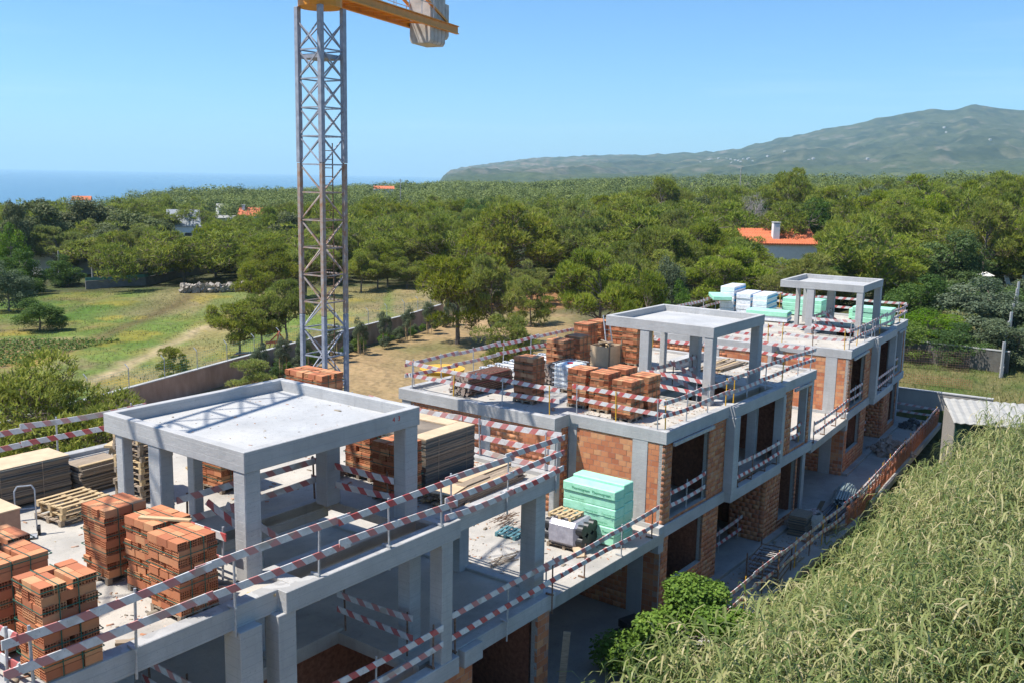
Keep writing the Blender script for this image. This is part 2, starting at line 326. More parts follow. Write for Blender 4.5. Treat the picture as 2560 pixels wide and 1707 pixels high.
az = np.degrees(np.arctan2(X, Y)); hc = blend(hc, smooth(-az, -10, 0) * smooth(V[:, 2], 5, 40) * smooth(m3 + m2, -.1, .4) * .7, (.26, .19, .16))
hc = blend(hc, (1 - smooth(rv, 2500, 3600)) * .7, (.075, .10, .04)); C = blend(C, fs, hc)
gm = NM('ground_earth', .95, .15); v = gm.co(); base = gm.attr(out='Color')
k = gm.mix(gm.noise(v, 1.6, 6, .65, .3, .75, 0, .55), base, gm.mix(1., base, (.55, .56, .45), 'MULTIPLY')); k = gm.mix(gm.noise(v, .021, 7, .75, .42, .62, 0, .85), k, gm.mix(1., base, (.38, .48, .36), 'MULTIPLY')); k = gm.mix(gm.noise(v, .0065, 8, .75, .55, .68, 0, .55), k, gm.mix(1., base, (1.7, 1.5, 1.3), 'MULTIPLY'))
gm.col(k); gm.bump(gm.math('ADD', gm.noise(v, 3.1, 6, .7), gm.math('MULTIPLY', gm.noise(v, .009, 8, .7), 160.)), .5, .15)
tag(link('ground', tri_mesh('ground', V, F, gm.m, C, True)), kind='structure')
# sea
sm = NM('sea_water', .22, .5); sm.col((.012, .075, .14)); sm.bump(sm.noise(sm.co(scale=(.02, .05, 1)), 1.3, 6, .6), .5, 1.5)
t = np.linspace(0, 2 * np.pi, 97)[:-1]; V = np.concatenate([[[0, 0, -60]]] + [np.c_[q * np.sin(t), q * np.cos(t), np.full(96, -60.)] for q in (900, 26000)])
F3 = [(0, 1 + (k + 1) % 96, 1 + k) for k in range(96)] + [(1 + k, 1 + (k + 1) % 96, 97 + (k + 1) % 96, 97 + k) for k in range(96)]
me = bpy.data.meshes.new('sea'); me.from_pydata(V.tolist(), [], F3); me.materials.append(sm.m); tag(link('sea', me), kind='structure')
# haze: a closed box of thin air round everything but the sky
hz = bpy.data.materials.new('haze_air'); hz.use_nodes = True; n = hz.node_tree.nodes; n.remove(n['Principled BSDF']); pv = n.new('ShaderNodeVolumePrincipled')
pv.inputs['Color'].default_value = (.60, .88, 1, 1); pv.inputs['Density'].default_value = 8.5e-5; pv.inputs['Anisotropy'].default_value = .1
hz.node_tree.links.new(pv.outputs[0], n['Material Output'].inputs['Volume'])
hb = MB().box(-27000, 27000, -27000, 27000, -95, 520).build('haze', hz); tag(hb, kind='stuff'); 
# ------------------------------------------------------------------ houses
def cells(mb, rects, holes, z0, z1):
    """slab made of rectangles less holes, one clean shell"""
    xs = sorted({v for r in rects + holes for v in r[:2]}); ys = sorted({v for r in rects + holes for v in r[2:]})
    ins = lambda x, y, r: r[0] < x < r[1] and r[2] < y < r[3]
    g = {}
    for i in range(len(xs) - 1):
        for j in range(len(ys) - 1):
            x, y = (xs[i] + xs[i+1]) / 2, (ys[j] + ys[j+1]) / 2
            g[i, j] = any(ins(x, y, r) for r in rects) and not any(ins(x, y, r) for r in holes)
    for (i, j), on in g.items():
        if not on: continue
        a, b, c, d = xs[i], xs[i+1], ys[j], ys[j+1]
        mb.add([(a,c,z1),(b,c,z1),(b,d,z1),(a,d,z1)], [(0,1,2,3)]); mb.add([(a,c,z0),(b,c,z0),(b,d,z0),(a,d,z0)], [(3,2,1,0)])
        for di, dj, p, q in ((-1,0,(a,d),(a,c)),(1,0,(b,c),(b,d)),(0,-1,(a,c),(b,c)),(0,1,(b,d),(a,d))):
            if not g.get((i+di, j+dj)): mb.add([(*p,z0),(*q,z0),(*q,z1),(*p,z1)], [(0,1,2,3)])
    return mb
def ring(mb, pts, wd, z0, z1):
    n = len(pts); P = [Vector((*p, 0)) for p in pts]; Q = []
    for k in range(n):
        d0 = (P[k] - P[k-1]).normalized(); d1 = (P[(k+1) % n] - P[k]).normalized(); n0 = Vector((-d0.y, d0.x, 0)); n1 = Vector((-d1.y, d1.x, 0))
        Q.append(P[k] + (n0 + n1) * wd / (1 + n0.dot(n1)))
    vs = [(p.x, p.y, z) for z in (z0, z1) for p in P] + [(p.x, p.y, z) for z in (z0, z1) for p in Q]
    fs = []
    for k in range(n):
        m = (k + 1) % n; fs += [(k, m, n+m, n+k), (2*n+m, 2*n+k, 3*n+k, 3*n+m), (n+k, n+m, 3*n+m, 3*n+k), (m, k, 2*n+k, 2*n+m)]
    return mb.add(vs, fs)
PERIM = [(-4.98,-.77),(.1,-.77),(.1,-1.02),(5.25,-1.02),(5.25,-.77),(9.68,-.77),(9.68,10.84),(-5.92,10.84),(-5.92,3.2),(-4.98,3.2)]
BW, BH, BT = .30, .20, .075
def brick_box(ends):
    """a wall brick face plate; ends=True gives an open hollow end"""
    mb = MB()
    if not ends: mb.box(0, BW - .012, -.006, BT, 0, BH - .012); return mb.mesh('brick', BRICK)
    w, h = .19, .188; nx, nz = 4, 4; bx, bz = w / (nx * 5 + 1), h / (nz * 5 + 1)
    X = [0]; Z = [0]
    for k in range(nx): X += [X[-1] + bx, X[-1] + 5 * bx]
    for k in range(nz): Z += [Z[-1] + bz, Z[-1] + 5 * bz]
    X.append(w); Z.append(h)
    for i in range(len(X) - 1):
        for j in range(len(Z) - 1):
            a, b, c, d = X[i], X[i+1], Z[j], Z[j+1]
            if i % 2 and j % 2:
                y = .09; mb.add([(a,y,c),(b,y,c),(b,y,d),(a,y,d)], [(0,1,2,3)])
                for p, q in (((a,c),(b,c)),((b,c),(b,d)),((b,d),(a,d)),((a,d),(a,c))):
                    mb.add([(p[0],-.006,p[1]),(p[0],y,p[1]),(q[0],y,q[1]),(q[0],-.006,q[1])], [(0,1,2,3)])
            else: mb.add([(a,-.006,c),(b,-.006,c),(b,-.006,d),(a,-.006,d)], [(0,1,2,3)])
    mb.add([(0,-.006,0),(w,-.006,0),(w,.1,0),(0,.1,0),(0,-.006,h),(w,-.006,h),(w,.1,h),(0,.1,h)], [(4,5,6,7),(0,3,2,1),(1,2,6,5),(3,0,4,7)])
    return mb.mesh('brick', BRICK)
BFACE = brick_box(False); BEND = brick_box(True)
def lay(panel, skip=0.0):
    """brick positions on one wall panel: (origin, u direction, length, z0, z1, toothed corner?)"""
    (ox, oy), (ux, uy), ln, z0, z1, end = panel; outl = []; row = 0; z = z0
    while z < z1 - .03:
        h = min(BH, z1 - z); x = 0.0
        first = BW * (.5 if row % 2 else 1)
        if end == 'L' and row % 2: outl.append((0, z, 'E', h)); x = .20; first = BW
        ln2 = ln - (.20 if end == 'R' and row % 2 == 0 else 0)
        while x < ln2 - .02:
            wd = min(first, ln2 - x); outl.append((x, z, wd, h)); x += wd; first = BW
        if ln2 < ln: outl.append((ln2, z, 'E', h))
        z += BH; row += 1
    res = []
    for x, z, wd, h in outl:
        res.append((ox + ux * x, oy + uy * x, z + .006, math.atan2(uy, ux), wd, h))
    return res
def house(i):
    o, rz = frame(i); root = empty('terrace_house', o, rz)
    lab = ['nearest unfinished house with bare concrete columns and open upper storey', 'middle unfinished house of hollow brick with a storey of brick infill', 'farthest unfinished brick house at the end of the row'][i]
    tag(root, lab, 'house', 'terrace houses under construction')
    B = lambda mb, nm, mat=CONC, bev=.012, par=root: mb.build(nm, mat, par, bevel=bev)
    V1 = (.75, 4.75, -.72, -.06); V2 = (.45, 4.45, .42, 2.7)
    roof = B(cells(MB(), [(-4.68, 9.38, -.72, 10.54), (-5.62, -4.68, 3.5, 10.54)], [V1, V2], -.34, -.12), 'roof_slab', SLAB, 0)
    B(ring(MB(), PERIM, .3, -.45, 0), 'edge_beam')
    B(MB().box(.45, 4.75, -.06, .3, -.45, -.05), 'roof_beam'); B(MB().box(.45, .75, -.72, -.06, -.45, -.02), 'roof_beam'); B(MB().box(4.75, 5.0, -.72, .3, -.45, -.03), 'roof_beam')
    B(MB().box(.3, 4.6, 2.7, 2.95, -.6, -.119), 'roof_beam')
    # canopy over the stair head
    ct = CANTOP[i]; can = B(ring(MB(), [(0, 0), (4.96, 0), (4.96, 4.8), (0, 4.8)], .19, ct - .425, ct), 'canopy')
    B(MB().box(.185, 4.775, .185, 4.615, ct - .41, ct - .27), 'canopy_deck', ROOFC, 0, can)
    cols = [(0.02, .4, .02, .38), (4.5, 4.92, .02, .4), (.02, .34, 2.78, 3.2)]
    cols += [(0.03, .27, 4.15, 4.43), (1.5, 1.75, 3.75, 4.0), (4.1, 4.55, 2.2, 2.6)] if i == 0 else [(2.95, 3.2, 4.45, 4.7), (4.6, 4.85, 4.45, 4.7), (4.5, 4.85, 2.75, 3.2)]
    for a0, a1, b0, b1 in cols: B(MB().box(a0, a1, b0, b1, -.13, ct - .42), 'column', CONC, .02, can)
    # floors
    V3 = (.75, 4.4, -.72, 2.2)
    fl = [(-4.9, 9.4, -.5, 10.5)]
    B(cells(MB(), fl, [V3] if i == 0 else [(.75, 4.5, -.72, -.2)], -3.76, -3.46), 'floor_slab', SLAB, 0)
    P2 = [(-4.98,-.77),(.1,-.77),(.1,-1.02),(5.25,-1.02),(5.25,-.77),(9.68,-.77),(9.68,10.6),(-4.98,10.6)]
    B(ring(MB(), P2, .28, -3.82, -3.38), 'floor_beam')
    a0 = -13.0 if i else -8
    B(cells(MB(), [(a0 + (.05 if i else 0), 12 if i == 2 else 9.9, -3.15 if i else -3.2, 11)], [], -7.15 - (.5 if i == 0 else 0), -6.82), 'ground_slab', GSLAB, 0)
    B(MB().box(-4.9, 9.5, -1.0, -.7, -6.83, -6.68 + .002 * i), 'plinth', GSLAB)
    if i:
        B(MB().box(-12.6 if i == 1 else -11.9, -4.99, -.85, 9.6, -3.92, -3.54), 'terrace_slab', SLAB)
        B(MB().box(-5.35, -4.99, -.84, -.5, -4.25, -3.3), 'corbel')
        B(MB().box(-12.2, -11.9, .2, .6, -6.83, -3.9), 'column')
    # structural columns upper storey (z -3.5..-.45)
    U = [(.06, .55, -1.06, -.62), (5.12, 5.42, -1.0, -.62), (9.3, 9.64, -.7, -.4), (9.1, 9.45, 2.2, 2.7), (4.9, 5.2, .1, .5), (-.3, .1, 2.75, 3.15), (4.5, 4.9, 2.5, 2.95)] if i else [(4.62, 5.0, -1.0, -.62), (4.75, 5.15, .12, .5), (-.95, -.45, -.98, -.5), (-.08, .35, -.99, -.6), (9.12, 9.55, 2.2, 2.7), (8.95, 9.4, -.55, -.05), (-4.9, -4.5, -.7, -.3), (-1.2, -.8, 2.75, 3.15), (2.2, 2.6, 2.75, 3.15), (4.5, 4.9, 5.6, 6.0)]
    for c in U: B(MB().box(*c, -3.47, -.43), 'column')
    for c in [(4.6, 5.05, -.6, -.2), (9.25, 9.6, -.55, -.2), (.05, .4, 1.0, 1.4), (-1.3, -.9, .6, 1.0), (7, 7.4, 2, 2.4)]: B(MB().box(*c, -6.83, -3.75), 'column')
    if i:
        for c in [(-4.97, -4.6, -.05, .56), (-4.97, -4.6, 2.88, 3.2), (-5.87, -5.5, 3.2, 3.42), (-5.87, -5.5, 6.17, 6.62), (-5.87, -5.5, 10.2, 10.7)]: B(MB().box(*c, -3.53, -.43), 'column')
        B(MB().box(-4.97, -4.6, -.05, .56, -6.83, -3.9), 'column')
        B(MB().box(.5, 1.5, -.2, .1, -1.4, -.5), 'beam_stub')
        B(MB().box(8.84, 9.0, -.66, -.3, -3.4, -.45), 'door_jamb')
        for a, b in ((-4.5, -1.3), (6.9, 8.95)): B(MB().box(a, b, -.86, -.775, -.58, -.46), 'lintel', STEEL, 0)
    else:
        B(MB().box(2.4, 4.6, 2.2, 3.4, -3.48, -3.40), 'landing_slab', SLAB); B(MB().box(2.0, 4.5, -.3, -.05, -3.8, -3.5), 'floor_beam')
        B(MB().box(5.5, 6.2, -.98, -.78, -3.84, -3.4), 'floor_beam')
    # inner walls close the rooms
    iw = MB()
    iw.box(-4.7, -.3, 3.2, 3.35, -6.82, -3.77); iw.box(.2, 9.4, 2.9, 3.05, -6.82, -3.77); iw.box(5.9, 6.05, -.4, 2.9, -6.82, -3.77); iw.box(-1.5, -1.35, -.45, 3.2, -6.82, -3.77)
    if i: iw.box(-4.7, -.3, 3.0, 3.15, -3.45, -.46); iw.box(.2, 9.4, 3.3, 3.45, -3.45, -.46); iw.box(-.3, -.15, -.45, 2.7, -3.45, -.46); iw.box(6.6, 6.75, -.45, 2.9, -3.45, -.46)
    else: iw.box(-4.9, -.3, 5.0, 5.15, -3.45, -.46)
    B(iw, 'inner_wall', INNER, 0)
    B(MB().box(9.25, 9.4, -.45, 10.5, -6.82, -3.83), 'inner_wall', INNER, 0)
    # brick panels: origin, direction, length, z0, z1, toothed end
    X = (1, 0); S = (0, -1)
    F = -.69
    P = [((-4.88, F), X, .51, -6.82, -3.83, 0), ((-4.37, F), X, 2.77, -6.82, -5.72, 0), ((-1.6, F), X, 1.34, -6.82, -3.83, 0), ((4.5, F), X, 1.65, -6.82, -3.83, 'L'), ((6.15, F), X, 1.8, -6.82, -6.3, 0), ((7.95, F), X, .2, -6.82, -3.83, 0),
         ((4.5, .9), S, 1.59, -6.82, -3.83, 'R')]
    if i == 0: P = [((5.1, F), X, 1.05, -6.82, -3.83, 0), ((8.95, F), X, .55, -6.82, -3.83, 'R'), ((6.15, F), X, 2.8, -6.82, -6.2, 0)]
    if i:
        P += [((-4.95, F), X, .59, -3.38, -.46, 0), ((-4.36, F), X, 2.94, -3.38, -3.26, 0), ((-1.42, F), X, 1.47, -3.38, -.46, 0), ((5.45, F), X, 1.55, -3.38, -.46, 0), ((7.0, F), X, 1.85, -3.38, -3.26, 0), ((9.0, F), X, .62, -3.38, -.46, 0),
              ((-4.94, -.05), S, .63, -3.5, -.46, 'R'), ((-4.94, 2.88), S, 2.32, -3.53, -.46, 0), ((-5.84, 6.17), S, 2.75, -3.53, -.46, 0), ((-5.84, 10.2), S, 3.58, -3.53, -.46, 0), ((-5.5, 3.23), X, .5, -3.53, -.46, 0),
              ((-4.94, -.05), S, .63, -6.82, -3.93, 'R'), ((-4.94, 3.2), S, 2.64, -6.82, -3.93, 0), ((-4.94, 8), S, 4.8, -6.82, -3.93, 0)]
    allb = []
    for k, p in enumerate(P):
        (ox, oy), (ux, uy), ln, z0, z1, e = p; nx, ny = -uy, ux           # inward normal
        wall = MB()
        wall.add([(ox + ux*s*ln + nx*t, oy + uy*s*ln + ny*t, z) for z in (z0, z1) for s, t in ((0,0),(1,0),(1,.2),(0,.2))], [(0,3,2,1),(4,5,6,7),(0,1,5,4),(1,2,6,5),(2,3,7,6),(3,0,4,7)])
        wo = B(wall, 'brick_wall', MORTAR, 0)
        for b in lay(p):
            wp = tow(i, b[0], b[1], b[2]); face = Vector((-nx, -ny, 0)); t = rz; fwd = Vector((face.x*math.cos(t) - face.y*math.sin(t), face.x*math.sin(t) + face.y*math.cos(t), 0))
            tc_ = Vector((0, 0, H)) - wp; vis = fwd.dot(tc_) / tc_.length ** 3
            if k in (15, 16) and len(P) > 15 and b[2] < -1.6: vis *= .3
            allb.append((vis, b, wo))
    allb.sort(key=lambda q: -q[0]); rest_v = []; rest_f = []; rest_c = []
    for n_, (vis, b, wo) in enumerate(allb):
        x, y, z, t, wd, h = b; E_ = wd == 'E'; jit = random.uniform(-.004, .004)
        if n_ < 300:
            link('brick', BEND if E_ else BFACE, wo, (x - math.sin(t) * jit, y + math.cos(t) * jit, z), (0, random.uniform(-.008, .008), t + random.uniform(-.006, .006)), (1 if E_ else (wd - .012) / (BW - .012), 1, (h - .012) / (BH - .012) if h < BH else 1))
        else:
            wd = .19 if E_ else wd - .012; h -= .012; c, s = math.cos(t), math.sin(t); n0 = len(rest_v); j = -.006 + jit
            rest_v += [(x + c*u - s*w_, y + s*u + c*w_, z + q) for q in (0, h) for u, w_ in ((0, j), (wd, j), (wd, BT), (0, BT))]
            rest_f += [tuple(n0 + e for e in f_) for f_ in ((0,3,2,1),(4,5,6,7),(0,1,5,4),(1,2,6,5),(2,3,7,6),(3,0,4,7))]; rest_c += [random.random()] * 8
    if rest_v:
        o2 = link('brick_courses', tri_mesh('brick_courses', np.array(rest_v), np.array(rest_f), BRICKS, np.array(rest_c)), root); o2['kind'] = 'stuff'
    return root
ROOTS = [house(i) for i in range(3)]
# red site numbers on the near canopy beam and a formwork mark
def text(s, size, mat, name, parent, loc, rot):
    cu = bpy.data.curves.new('txt', 'FONT'); cu.body = s; cu.size = size; cu.extrude = .002
    t = bpy.data.objects.new('txt', cu); COL.objects.link(t); dg = bpy.context.evaluated_depsgraph_get(); me = bpy.data.meshes.new_from_object(t.evaluated_get(dg)); bpy.data.objects.remove(t)
    me.materials.clear(); me.materials.append(mat); me.name = name; return link(name, me, parent, loc, rot)
canopy0 = [c for c in ROOTS[0].children if c.name.startswith('canopy')][0]
text('4  3', .16, REDP, 'painted_number', canopy0, (4.05, -.003, CANTOP[0] - .2), (math.pi / 2, 0, 0))
# ------------------------------------------------------------------ guard rails
def board(p, q, h=.15, t=.025, mat=STRIPE, parent=None, off=Vector((0, 0, 0)), name='board', bow=0.):
    p = Vector(p); q = Vector(q); d = q - p; ln = d.length; d.normalize(); sx = d.cross(Vector((0, 0, 1))).normalized(); up = sx.cross(d)
    n = 4; mb = MB(); r = []
    for k in range(n + 1):
        s = k / n; c = p + d * ln * s + up * bow * (4 * s * (1 - s)) + sx * bow * .5 * math.sin(3 * s); r.append([c - sx*t/2 - up*h/2, c + sx*t/2 - up*h/2, c + sx*t/2 + up*h/2, c - sx*t/2 + up*h/2])
    for k in range(n):
        u0, u1 = ln * k / n, ln * (k + 1) / n
        for a, b, v0, v1 in ((0,1,0,0),(1,2,0,h),(2,3,h,h),(3,0,h,0)):
            mb.add([r[k][a], r[k][b], r[k+1][b], r[k+1][a]], [(3,2,1,0)], [(u1, v0), (u1, v1), (u0, v1), (u0, v0)])
    mb.add(r[0], [(0,1,2,3)], [(0,0),(0,0),(0,h),(0,h)]); mb.add(r[n], [(3,2,1,0)], [(ln,0),(ln,0),(ln,h),(ln,h)])
    mb.v = [tuple(Vector(v) - off) for v in mb.v]
    return mb.build(name, mat, parent)
def rail(label, i, pts, z, group, hts=(.5, .97), gap=2.1, pmat=(STEEL,), posth=1.08, drop=.0, seed=0, bh=.15, wob=.06, ext=.16, wpts=None):
    rs = random.Random(seed + len(label)); W = wpts or [tow(i, a, b, z) for a, b in pts]
    off = W[0].copy(); root = empty('guard_rail', off); tag(root, label, 'guard rail', group)
    for p, q in zip(W, W[1:]):
        d = q - p; ln = d.length; n = max(1, round(ln / gap)); side = d.cross(Vector((0, 0, 1))).normalized() * .035
        for k in range(n + 1 if q is W[-1] else n + 1):
            if k == 0 and p is not W[0] and (q - p).length > .1: s = .06
            else: s = min(max(k / n, .03), .97)
            c = p + d * s; lean = Vector((rs.uniform(-.04, .04), rs.uniform(-.04, .04), 0)); m = pmat[(k + seed) % len(pmat)]
            mb = MB().tube(c - off + Vector((0, 0, -drop)), c - off + lean + Vector((0, 0, posth)), .024, n=6)
            if drop: mb.obox(c - off - side * 6 + Vector((0, 0, .03)), c - off + side + Vector((0, 0, .03)), .05, .04)
            mb.build('post', m, root)
        nb = max(1, round(ln / 3.0))
        for h in hts:
            for k in range(nb):
                s0, s1 = k / nb - ext / ln, (k + 1) / nb + ext / ln; o1, o2 = rs.uniform(-wob, wob), rs.uniform(-wob, wob)
                sd = side * (1 if k % 2 else 1.75)
                board(p + d * s0 + Vector((0, 0, h + o1)) + sd, p + d * s1 + Vector((0, 0, h + o2)) + sd, bh, off=off, parent=root, bow=rs.uniform(-.07, .02))
    return root
GR = 'guard rails of striped boards'
HN = ['near house', 'middle house', 'far house']
rail('striped guard rail along the front roof edge of the near house, beside the brick stacks', 0, [(-4.9, -.82), (4.9, -1.0)], 0, GR, drop=.5, gap=1.95, seed=1)
rail('three-board guard rail on the near roof edge beside the low timber pile', 0, [(5.0, -.82), (9.6, -.82)], 0, GR, hts=(.1, .52, .98), drop=.5, gap=2.2, seed=2)
rail('striped guard rail across the left roof end of the near house, bottom left corner', 0, [(-4.9, -.74), (-4.95, 3.1)], 0, GR, gap=1.5, seed=3)
rail('striped guard rail along the back roof edge of the near house, behind the panel stacks', 0, [(-5.6, 10.7), (4.6, 10.7)], 0, GR, gap=2.6, seed=4)
rail('faded three-board guard rail across the far roof end of the near house', 0, [(9.55, -.7), (9.55, 9.5)], 0, GR, hts=(.12, .55, 1.0), gap=2.4, seed=5)
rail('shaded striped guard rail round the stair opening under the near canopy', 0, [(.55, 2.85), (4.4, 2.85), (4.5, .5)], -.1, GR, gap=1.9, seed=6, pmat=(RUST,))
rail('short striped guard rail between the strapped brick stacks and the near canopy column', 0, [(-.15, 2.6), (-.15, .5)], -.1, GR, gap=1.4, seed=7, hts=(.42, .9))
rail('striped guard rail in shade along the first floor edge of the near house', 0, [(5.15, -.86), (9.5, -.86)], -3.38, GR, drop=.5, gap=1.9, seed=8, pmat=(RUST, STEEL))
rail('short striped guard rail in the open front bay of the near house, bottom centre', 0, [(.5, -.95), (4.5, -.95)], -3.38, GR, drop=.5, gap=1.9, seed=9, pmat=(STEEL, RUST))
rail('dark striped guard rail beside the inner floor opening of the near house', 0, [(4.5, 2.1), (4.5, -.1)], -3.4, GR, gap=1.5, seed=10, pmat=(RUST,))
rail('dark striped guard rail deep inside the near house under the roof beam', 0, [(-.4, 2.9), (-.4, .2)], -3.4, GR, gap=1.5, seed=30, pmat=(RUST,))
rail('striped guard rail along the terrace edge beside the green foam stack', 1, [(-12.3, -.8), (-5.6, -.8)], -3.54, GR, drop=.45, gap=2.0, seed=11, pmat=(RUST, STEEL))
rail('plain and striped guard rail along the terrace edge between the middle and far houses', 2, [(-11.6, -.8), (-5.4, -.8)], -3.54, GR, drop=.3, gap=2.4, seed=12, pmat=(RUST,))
for i, s in ((1, 20), (2, 40)):
    n = HN[i]
    rail(f'striped guard rail on the front left roof end of the {n}', i, [(-4.88, -.45), (-4.75, 3.15)], 0, GR, gap=1.75, seed=s, pmat=(STEEL, YELL) if i == 1 else (YELL, RUST))
    rail(f'striped guard rail on the projecting left roof end of the {n}', i, [(-5.6, 3.45), (-5.6, 10.6 if i == 1 else 6.6)], 0, GR, gap=2.2, seed=s + 1, pmat=(STEEL, YELL) if i == 1 else (RUST, YELL))
    rail(f'striped guard rail along the back roof edge of the {n}', i, [(-5.6, 10.7), (9.5, 10.7)], 0, GR, gap=2.3, seed=s + 2)
    rail(f'striped guard rail along the front roof edge of the {n}', i, [(-4.8, -.52), (.2, -.62), (9.45, -.62)], 0, GR, gap=1.7, seed=s + 3, pmat=(STEEL, STEEL, YELL))
    rail(f'striped guard rail across the far roof end of the {n}', i, [(9.5, -.45), (9.5, 10.4)], 0, GR, hts=(.5, 1.0), gap=2.6, seed=s + 4, pmat=(STEEL, YELL))
    rail(f'striped guard rail in the upper front loggia of the {n}', i, [(.75, -.95), (5.0, -.95)], -3.38, GR, drop=.45, gap=1.6, seed=s + 5, pmat=(RUST,))
    rail(f'striped guard rail across the upper left window of the {n}', i, [(-4.3, -.6), (-1.5, -.6)], -3.27, GR, gap=1.4, seed=s + 6, ext=.02)
    rail(f'striped guard rail across the upper right doorway of the {n}', i, [(7.05, -.45), (8.8, -.45)], -3.4, GR, gap=1.7, seed=s + 7, pmat=(YELL,), ext=.02)
    rail(f'striped guard rail in the ground floor recess of the {n}', i, [(.2, .3), (4.3, .3)], -6.82, GR, gap=1.9, seed=s + 8)
    rail(f'shaded guard rail with a slipped board at the stair opening of the {n}', i, [(.5, 2.9), (4.4, 2.9)], -.1, GR, gap=1.8, seed=s + 9, pmat=(RUST,))
    rail(f'striped guard rail on the open side of the stair opening of the {n}', i, [(-.1, 2.6), (-.1, .45)], -.1, GR, gap=1.6, seed=s + 10)
    rs = random.Random(s)
    for k in range(2):
        z = -.05 + k * .35; p = tow(i, 1.2 + k * .5, 2.7, z + .75); q = tow(i, 2.0 + k * .5, 1.6, z)
        ob = board(p, q, off=p); ob.location = p; ob.name = 'loose_board'; tag(ob, f"{'upper' if k else 'lower'} loose striped board leaning into the stair opening of the {n}", 'board', 'loose boards')
for k in range(2):
    p = tow(0, 1.0 + .5 * k, 2.6, .75 - .2 * k); q = tow(0, 1.5 + .5 * k, 1.5, -.1); ob = board(p, q, off=p); ob.location = p; ob.name = 'loose_board'
    tag(ob, f"{'shorter' if k else 'longer'} striped board leaning behind the front column of the near canopy", 'board', 'loose boards')
# ------------------------------------------------------------------ pallets of bricks
def hollow():
    mb = MB(); Lx, w, h = .293, .193, .146; nx, nz = 4, 3; bx, bz = w / (nx * 4 + 1), h / (nz * 4 + 1); Yv = [0]; Z = [0]
    for k in range(nx): Yv += [Yv[-1] + bx, Yv[-1] + 4 * bx]
    for k in range(nz): Z += [Z[-1] + bz, Z[-1] + 4 * bz]
    Yv.append(w); Z.append(h)
    for x, dx, fl in ((0, .08, 1), (Lx, -.08, 0)):
        for i in range(len(Yv) - 1):
            for j in range(len(Z) - 1):
                a, b, c, d = Yv[i], Yv[i+1], Z[j], Z[j+1]; fo = (0, 3, 2, 1) if fl else (0, 1, 2, 3)
                if i % 2 and j % 2:
                    mb.add([(x+dx,a,c),(x+dx,b,c),(x+dx,b,d),(x+dx,a,d)], [fo])
                    for p, q in (((a,c),(b,c)),((b,c),(b,d)),((b,d),(a,d)),((a,d),(a,c))): mb.add([(x,*p),(x+dx,*p),(x+dx,*q),(x,*q)], [(0,1,2,3)])
                else: mb.add([(x,a,c),(x,b,c),(x,b,d),(x,a,d)], [fo])
    mb.add([(0,0,0),(Lx,0,0),(Lx,w,0),(0,w,0),(0,0,h),(Lx,0,h),(Lx,w,h),(0,w,h)], [(0,3,2,1),(4,5,6,7),(0,1,5,4),(2,3,7,6)])
    return mb.mesh('brick', BRICK)
HB = hollow()
def pallet_parts(root, z=0, sx=.95, sy=.85, mat=WOODG, rz=0, ox=0, oy=0, meshes={}):
    key = (sx, sy, mat.name)
    if key not in meshes:
        T_ = [MB().box(0, sx, 0, .09, 0, .02).mesh('deck_board', mat), MB().box(0, .1, 0, sy, 0, .02).mesh('stringer', mat), MB().box(0, .1, 0, .1, 0, .08).mesh('block', mat)]; meshes[key] = T_
    d, s, b = meshes[key]; c, sn = math.cos(rz), math.sin(rz)
    P = lambda x, y, zz: (ox + x * c - y * sn, oy + x * sn + y * c, z + zz)
    for k in range(5): link('deck_board', d, root, P(0, k * (sy - .09) / 4, .122), (0, 0, rz))
    for k in range(3):
        link('stringer', s, root, P(k * (sx - .1) / 2, 0, .101), (0, 0, rz)); link('deck_board', d, root, P(0, k * (sy - .09) / 2, 0), (0, 0, rz))
        for j in range(3): link('block', b, root, P(k * (sx - .1) / 2, j * (sy - .1) / 2, .021), (0, 0, rz))
